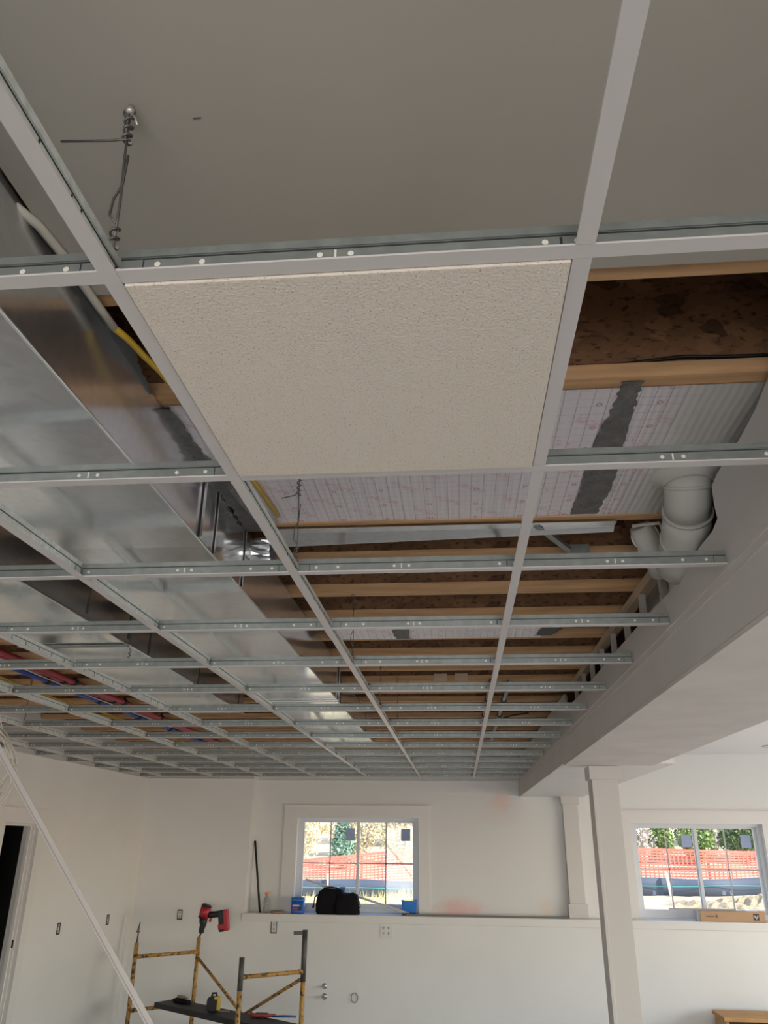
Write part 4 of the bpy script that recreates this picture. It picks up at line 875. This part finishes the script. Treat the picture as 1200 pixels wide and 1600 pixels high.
wd = mat('brown_crate_wood', (.46, .25, .09), .6, var=.2, vscale=6, stretch=(1, 8, 8)); wdk = mat('dark_crate_inside', (.10, .05, .03), .8)
b = MB(); b.box(cx, cx+.7, 9.1, 9.5, cz-.035, cz); build(b, 'top_board', wd, parent=t, bevel=.004)
b = MB(); b.box(cx+.02, cx+.05, 9.12, 9.48, ZF, cz-.035); b.box(cx+.65, cx+.68, 9.12, 9.48, ZF, cz-.035); build(b, 'side_board', wd, parent=t)
b = MB(); b.box(cx+.05, cx+.65, 9.45, 9.48, ZF+.03, cz-.035); b.box(cx+.05, cx+.65, 9.12, 9.45, ZF, ZF+.03); build(b, 'back_board', wdk, parent=t)

# ------------------------------------------------------------------ outside the windows
def gz(x, y):
    pts = [(10.0, -1.15), (13.0, -1.10), (16.0, -1.06), (18.2, -.98), (20, -.75), (26, -.2), (34, .6), (60, 3.5)]
    z = pts[0][1]
    for (a, za), (c, zc) in zip(pts, pts[1:]):
        if y >= a: z = za+(zc-za)*min(1, (y-a)/(c-a))
    z += .022*max(0, min(8, x+1))*min(1, max(0, (y-12)/5))
    return z+.03*math.sin(x*1.7+y)*math.sin(y*1.3)
b = MB(); nx, ny = 90, 70; rnd = random.Random(2)
for j in range(ny+1):
    y = 10.06+(j/ny)**1.8*48
    for i in range(nx+1): x = -16+40*i/nx; b.v.append((x, y, gz(x, y)+rnd.uniform(-.02, .02)))
for j in range(ny):
    for i in range(nx): b.face((j*(nx+1)+i, j*(nx+1)+i+1, (j+1)*(nx+1)+i+1, (j+1)*(nx+1)+i), 0, True)
dirt = mat('sunlit_dirt', (.52, .41, .27), .9, var=.25, vscale=2.2, bump=.6, bscale=14)
struct(b, 'ground_outside', dirt, fix=False)
b = MB(); nx, ny = 60, 14; rnd = random.Random(8)
for j in range(ny+1):
    for i in range(nx+1):
        x = 3.3+6*i/nx; y = 14.6+2.0*j/ny; f = math.sin(PI*j/ny)*min(1, i/8)*min(1, (nx-i)/8)
        b.v.append((x, y, gz(x, y)-.04+f*(.13+.05*math.sin(x*2.2+2)+.04*math.sin(x*7+y*5)+rnd.uniform(-.04, .04))))
for j in range(ny):
    for i in range(nx): b.face((j*(nx+1)+i, j*(nx+1)+i+1, (j+1)*(nx+1)+i+1, (j+1)*(nx+1)+i))
build(b, 'dirt_mound', mat('clod_dirt', (.36, .265, .16), .95, var=.35, vscale=9, bump=.8, bscale=25), label='low mound of crumbly dirt outside before the black fence', cat='dirt mound', fix=False)
# silt fence
t = thing('silt_fence', 'low black fabric silt fence with a teal cord outside', 'silt fence', (1.5, 17, -1))
b = MB(); n = 120; base = len(b.v)
def sy(x): return 17+.12*math.sin(x*.9)
for i in range(n+1):
    x = -6+17*i/n; y = sy(x); g0_ = gz(x, y)
    h = .30+.02*math.sin(x*2.3)
    for dz in (-.05, h*.5, h): b.v.append((x, y+.03*math.sin(x*5)*(dz > 0), g0_+dz)); 
    for dz in (h, h*.5, -.05): b.v.append((x, y+.006+.03*math.sin(x*5)*(dz > 0), g0_+dz))
for i in range(n):
    for k in range(6): b.face((base+i*6+k, base+(i+1)*6+k, base+(i+1)*6+(k+1) % 6, base+i*6+(k+1) % 6), 0, True)
build(b, 'fabric', mat('silt_fabric', (.055, .072, .11), .6), parent=t)
b = MB(); b.tube([(-6+17*i/60, sy(-6+17*i/60)-.04, gz(-6+17*i/60, 17)+.16+.01*math.sin(i)) for i in range(61)], .006, 6); build(b, 'teal_cord', mat('teal_cord', (.05, .45, .38), .5), parent=t)
for i, x in enumerate((-4.3, -2.6, -.55, 1.4, 4.0, 6.15, 8.2)):
    b = MB(); y = sy(x)-.06; b.bar((x, y, gz(x, y)-.1), (x-.10+.05*(i % 3), y, gz(x, y)+.40), .05, .04, up=(0, 1, 0)); build(b, 'stake', mat('grey_stake', (.55, .50, .44), .8), parent=t)
# orange safety fence
t = thing('safety_fence', 'orange mesh safety fence behind the black silt fence', 'safety fence', (1.5, 18.6, -.9))
om = mat('orange_mesh', (.95, .17, .12), .6)
def oy(x): return 18.6+.15*math.sin(x*.7+1)
def otop(x): 
    return -.42+.10*(x+3.5) if x < .3 else (-.04 - .02*(x-.3) if x < 6 else -.15)
b = MB(); x0, x1 = -6.2, 10.5; nh = 13
def opt(x, f): z0 = gz(x, oy(x))-.02; z1 = otop(x); return Vector((x+.02*math.sin(f*9+x*3), oy(x)+.03*math.sin(x*4+f*3), z0+(z1-z0)*f))
seg = 84
for r in range(nh+1):
    f = r/nh; hh = .016 if 0 < r < nh else .026
    for i in range(seg):
        a = opt(x0+(x1-x0)*i/seg, f); c = opt(x0+(x1-x0)*(i+1)/seg, f); b.hexa([a+Vector((0, -.003, -hh)), c+Vector((0, -.003, -hh)), c+Vector((0, .003, -hh)), a+Vector((0, .003, -hh)), a+Vector((0, -.003, hh)), c+Vector((0, -.003, hh)), c+Vector((0, .003, hh)), a+Vector((0, .003, hh))])
nv = 190
for i in range(nv+1):
    x = x0+(x1-x0)*i/nv; b.bar(opt(x, 0), opt(x, 1), .022, .005, up=(0, 1, 0))
build(b, 'mesh', om, parent=t, fix=False)
for i, x in enumerate((-5, -2.2, .6, 3.3, 5.2, 8.4)):
    b = MB(); y = oy(x)+.06; b.bar((x, y, gz(x, y)-.1), (x+.03, y, otop(x)+.06), .04, .03, up=(0, 1, 0)); build(b, 'post', mat('fence_post_wood', (.45, .38, .30), .8), parent=t)
# grass in front of the silt fence
b = MB(); rnd = random.Random(21)
for i in range(1500):
    x = rnd.uniform(-4.5, .9); y = rnd.uniform(14.2, 16.7); z = gz(x, y); h = rnd.uniform(.05, .2)*(1.5 if -1.2 < x < .6 else 1); dx = rnd.uniform(-.06, .06)
    b.v += [(x-.008, y, z-.02), (x+.008, y, z-.02), (x+dx, y+rnd.uniform(-.04, .04), z+h)]; k = len(b.v); b.face((k-3, k-2, k-1), 0)
build(b, 'dry_grass', mat('dry_grass_blades', (.52, .47, .20), .8, var=.4, vscale=4), label='pale dry grass growing before the silt fence', cat='grass', kind='stuff', fix=False)
# shrubs and trees beyond the fences
def shrub(name, label, c, rad, n, lm, leaf, bm_=None, seed=0, branches=26, spike=False):
    rnd = random.Random(seed); x, y = c; z = gz(x, y)
    t = thing(name, label, 'shrub' if not spike else 'tree', (x, y, z), 'plants beyond the fences')
    b = MB()
    for i in range(branches):
        a = rnd.uniform(0, 2*PI); e = Vector((math.cos(a)*rad[0]*rnd.uniform(.3, .95), math.sin(a)*rad[1]*rnd.uniform(.3, .9), rad[2]*2*rnd.uniform(.45, 1.0)))
        if spike: e = Vector((e.x*.9, e.y*.9, rad[2]*2*rnd.uniform(.1, .9))); s0 = Vector((x, y, z+e.z*.8))
        else: s0 = Vector((x+rnd.uniform(-.2, .2)*rad[0], y, z-.05))
        p1 = Vector((x, y, z))+e; md = s0.lerp(p1, .5)+Vector((rnd.uniform(-.1, .1), rnd.uniform(-.1, .1), rnd.uniform(0, .15)))
        b.tube([s0, md, p1], [.022, .014, .006], 5)
    if spike: b.tube([(x, y, z-.05), (x, y, z+rad[2]*1.9)], [.06, .01], 7)
    build(b, 'stems', bm_ or mat('shrub_bark', (.34, .28, .22), .9), parent=t)
    b = MB()
    for i in range(n):
        while True:
            u = Vector((rnd.uniform(-1, 1), rnd.uniform(-1, 1), rnd.uniform(-1, 1)))
            if .2 < u.length < 1: break
        if spike: hz = rnd.random()**1.3; rr = (1-hz)*rnd.uniform(.3, 1); a = rnd.uniform(0, 2*PI); pc = Vector((x+rad[0]*rr*math.cos(a), y+rad[1]*rr*math.sin(a), z+.1+2*rad[2]*hz))
        else:
            lump = 1+.25*math.sin(u.x*5+seed)*math.sin(u.z*4+seed*2)
            pc = Vector((x+u.x*rad[0]*lump, y+u.y*rad[1], z+rad[2]*1.0+u.z*rad[2]*lump))
        if pc.z < z: pc.z = z+rnd.uniform(0, .2)
        a1 = Vector((rnd.gauss(0, 1), rnd.gauss(0, 1), rnd.gauss(0, 1))).normalized(); a2 = a1.cross(Vector((rnd.gauss(0, 1), rnd.gauss(0, 1), rnd.gauss(0, 1)))).normalized(); s = leaf*rnd.uniform(.6, 1.3)
        b.quad([pc-a1*s, pc+a2*s*.5, pc+a1*s, pc-a2*s*.5], rnd.choice((0, 0, 1)))
    build(b, 'foliage', lm, parent=t, fix=False)
gr = [mat('leaf_green', (.13, .24, .055), .6), mat('leaf_yellowgreen', (.30, .38, .09), .6)]
gd = [mat('leaf_dark', (.05, .12, .03), .6), mat('leaf_mid', (.14, .24, .06), .6)]
yw = [mat('leaf_tan', (.62, .52, .30), .7), mat('leaf_straw', (.70, .62, .40), .7)]
eg = [mat('needle_pale', (.22, .36, .27), .7), mat('needle_dark', (.09, .20, .13), .7)]
gy = [mat('twig_grey', (.42, .38, .34), .8), mat('twig_pale', (.58, .53, .47), .8)]
pale = mat('pale_bark', (.55, .48, .40), .9)
shrub('bare_shrub', 'straw-coloured twiggy shrub seen in the window over the tool bag', (-4.3, 22.0), (.62, .5, .72), 1500, yw, .045, pale, 1, 60)
shrub('evergreen_tree', 'pale green cone-shaped evergreen seen in the ledge window', (-2.95, 21.0), (.42, .4, .80), 2200, eg, .05, None, 3, 20, spike=True)
shrub('bare_shrub', 'tan twiggy shrub behind the pale evergreen', (-2.9, 23.6), (1.1, .5, .85), 2200, yw, .05, pale, 2, 70)
shrub('bare_shrub', 'straw-coloured shrub on the column side of the evergreen', (-1.5, 22.0), (.7, .5, .80), 1600, yw, .045, pale, 4, 70)
shrub('bare_shrub', 'pale twiggy shrub hidden mostly by the window casing', (.3, 23.0), (.9, .5, .9), 1200, gy, .045, pale, 5, 60)
shrub('bare_shrub', 'grey twiggy brush at the edge of the carton window', (4.45, 21.6), (.42, .4, .62), 1100, gy, .04, pale, 6, 60)
shrub('green_shrub', 'bright green leafy shrub behind the orange fence', (5.15, 22.7), (.50, .45, .70), 2600, gr, .05, None, 7)
shrub('green_shrub', 'yellow-green shrub in the middle of the carton window', (5.85, 21.6), (.48, .42, .62), 2600, gr, .05, None, 8)
shrub('bare_shrub', 'grey twiggy brush between two green shrubs', (6.45, 22.7), (.42, .4, .66), 1200, gy, .045, pale, 12, 60)
shrub('green_shrub', 'dark green dense shrub beside grey twiggy brush', (7.0, 21.6), (.50, .42, .60), 2800, gd, .05, None, 9)
shrub('green_shrub', 'tall green shrub at the outer side of the carton window', (7.95, 22.4), (.60, .5, .75), 2800, gr, .05, None, 10)
for i, (x, y) in enumerate(((-5.2, 26.5), (-1.6, 26.5), (4.6, 26), (8.1, 26), (11.5, 26))):
    shrub('tall_shrub', 'hazy tall shrub far beyond the fences, ' + ['seen over straw shrubs', 'behind the tan shrub', 'behind the bright green shrub', 'behind the tall green shrub', 'past the outermost green shrub'][i], (x, y), (1.5, .9, 1.5), 2400, (yw if i < 2 else gr), .09, pale, 20+i, 50)
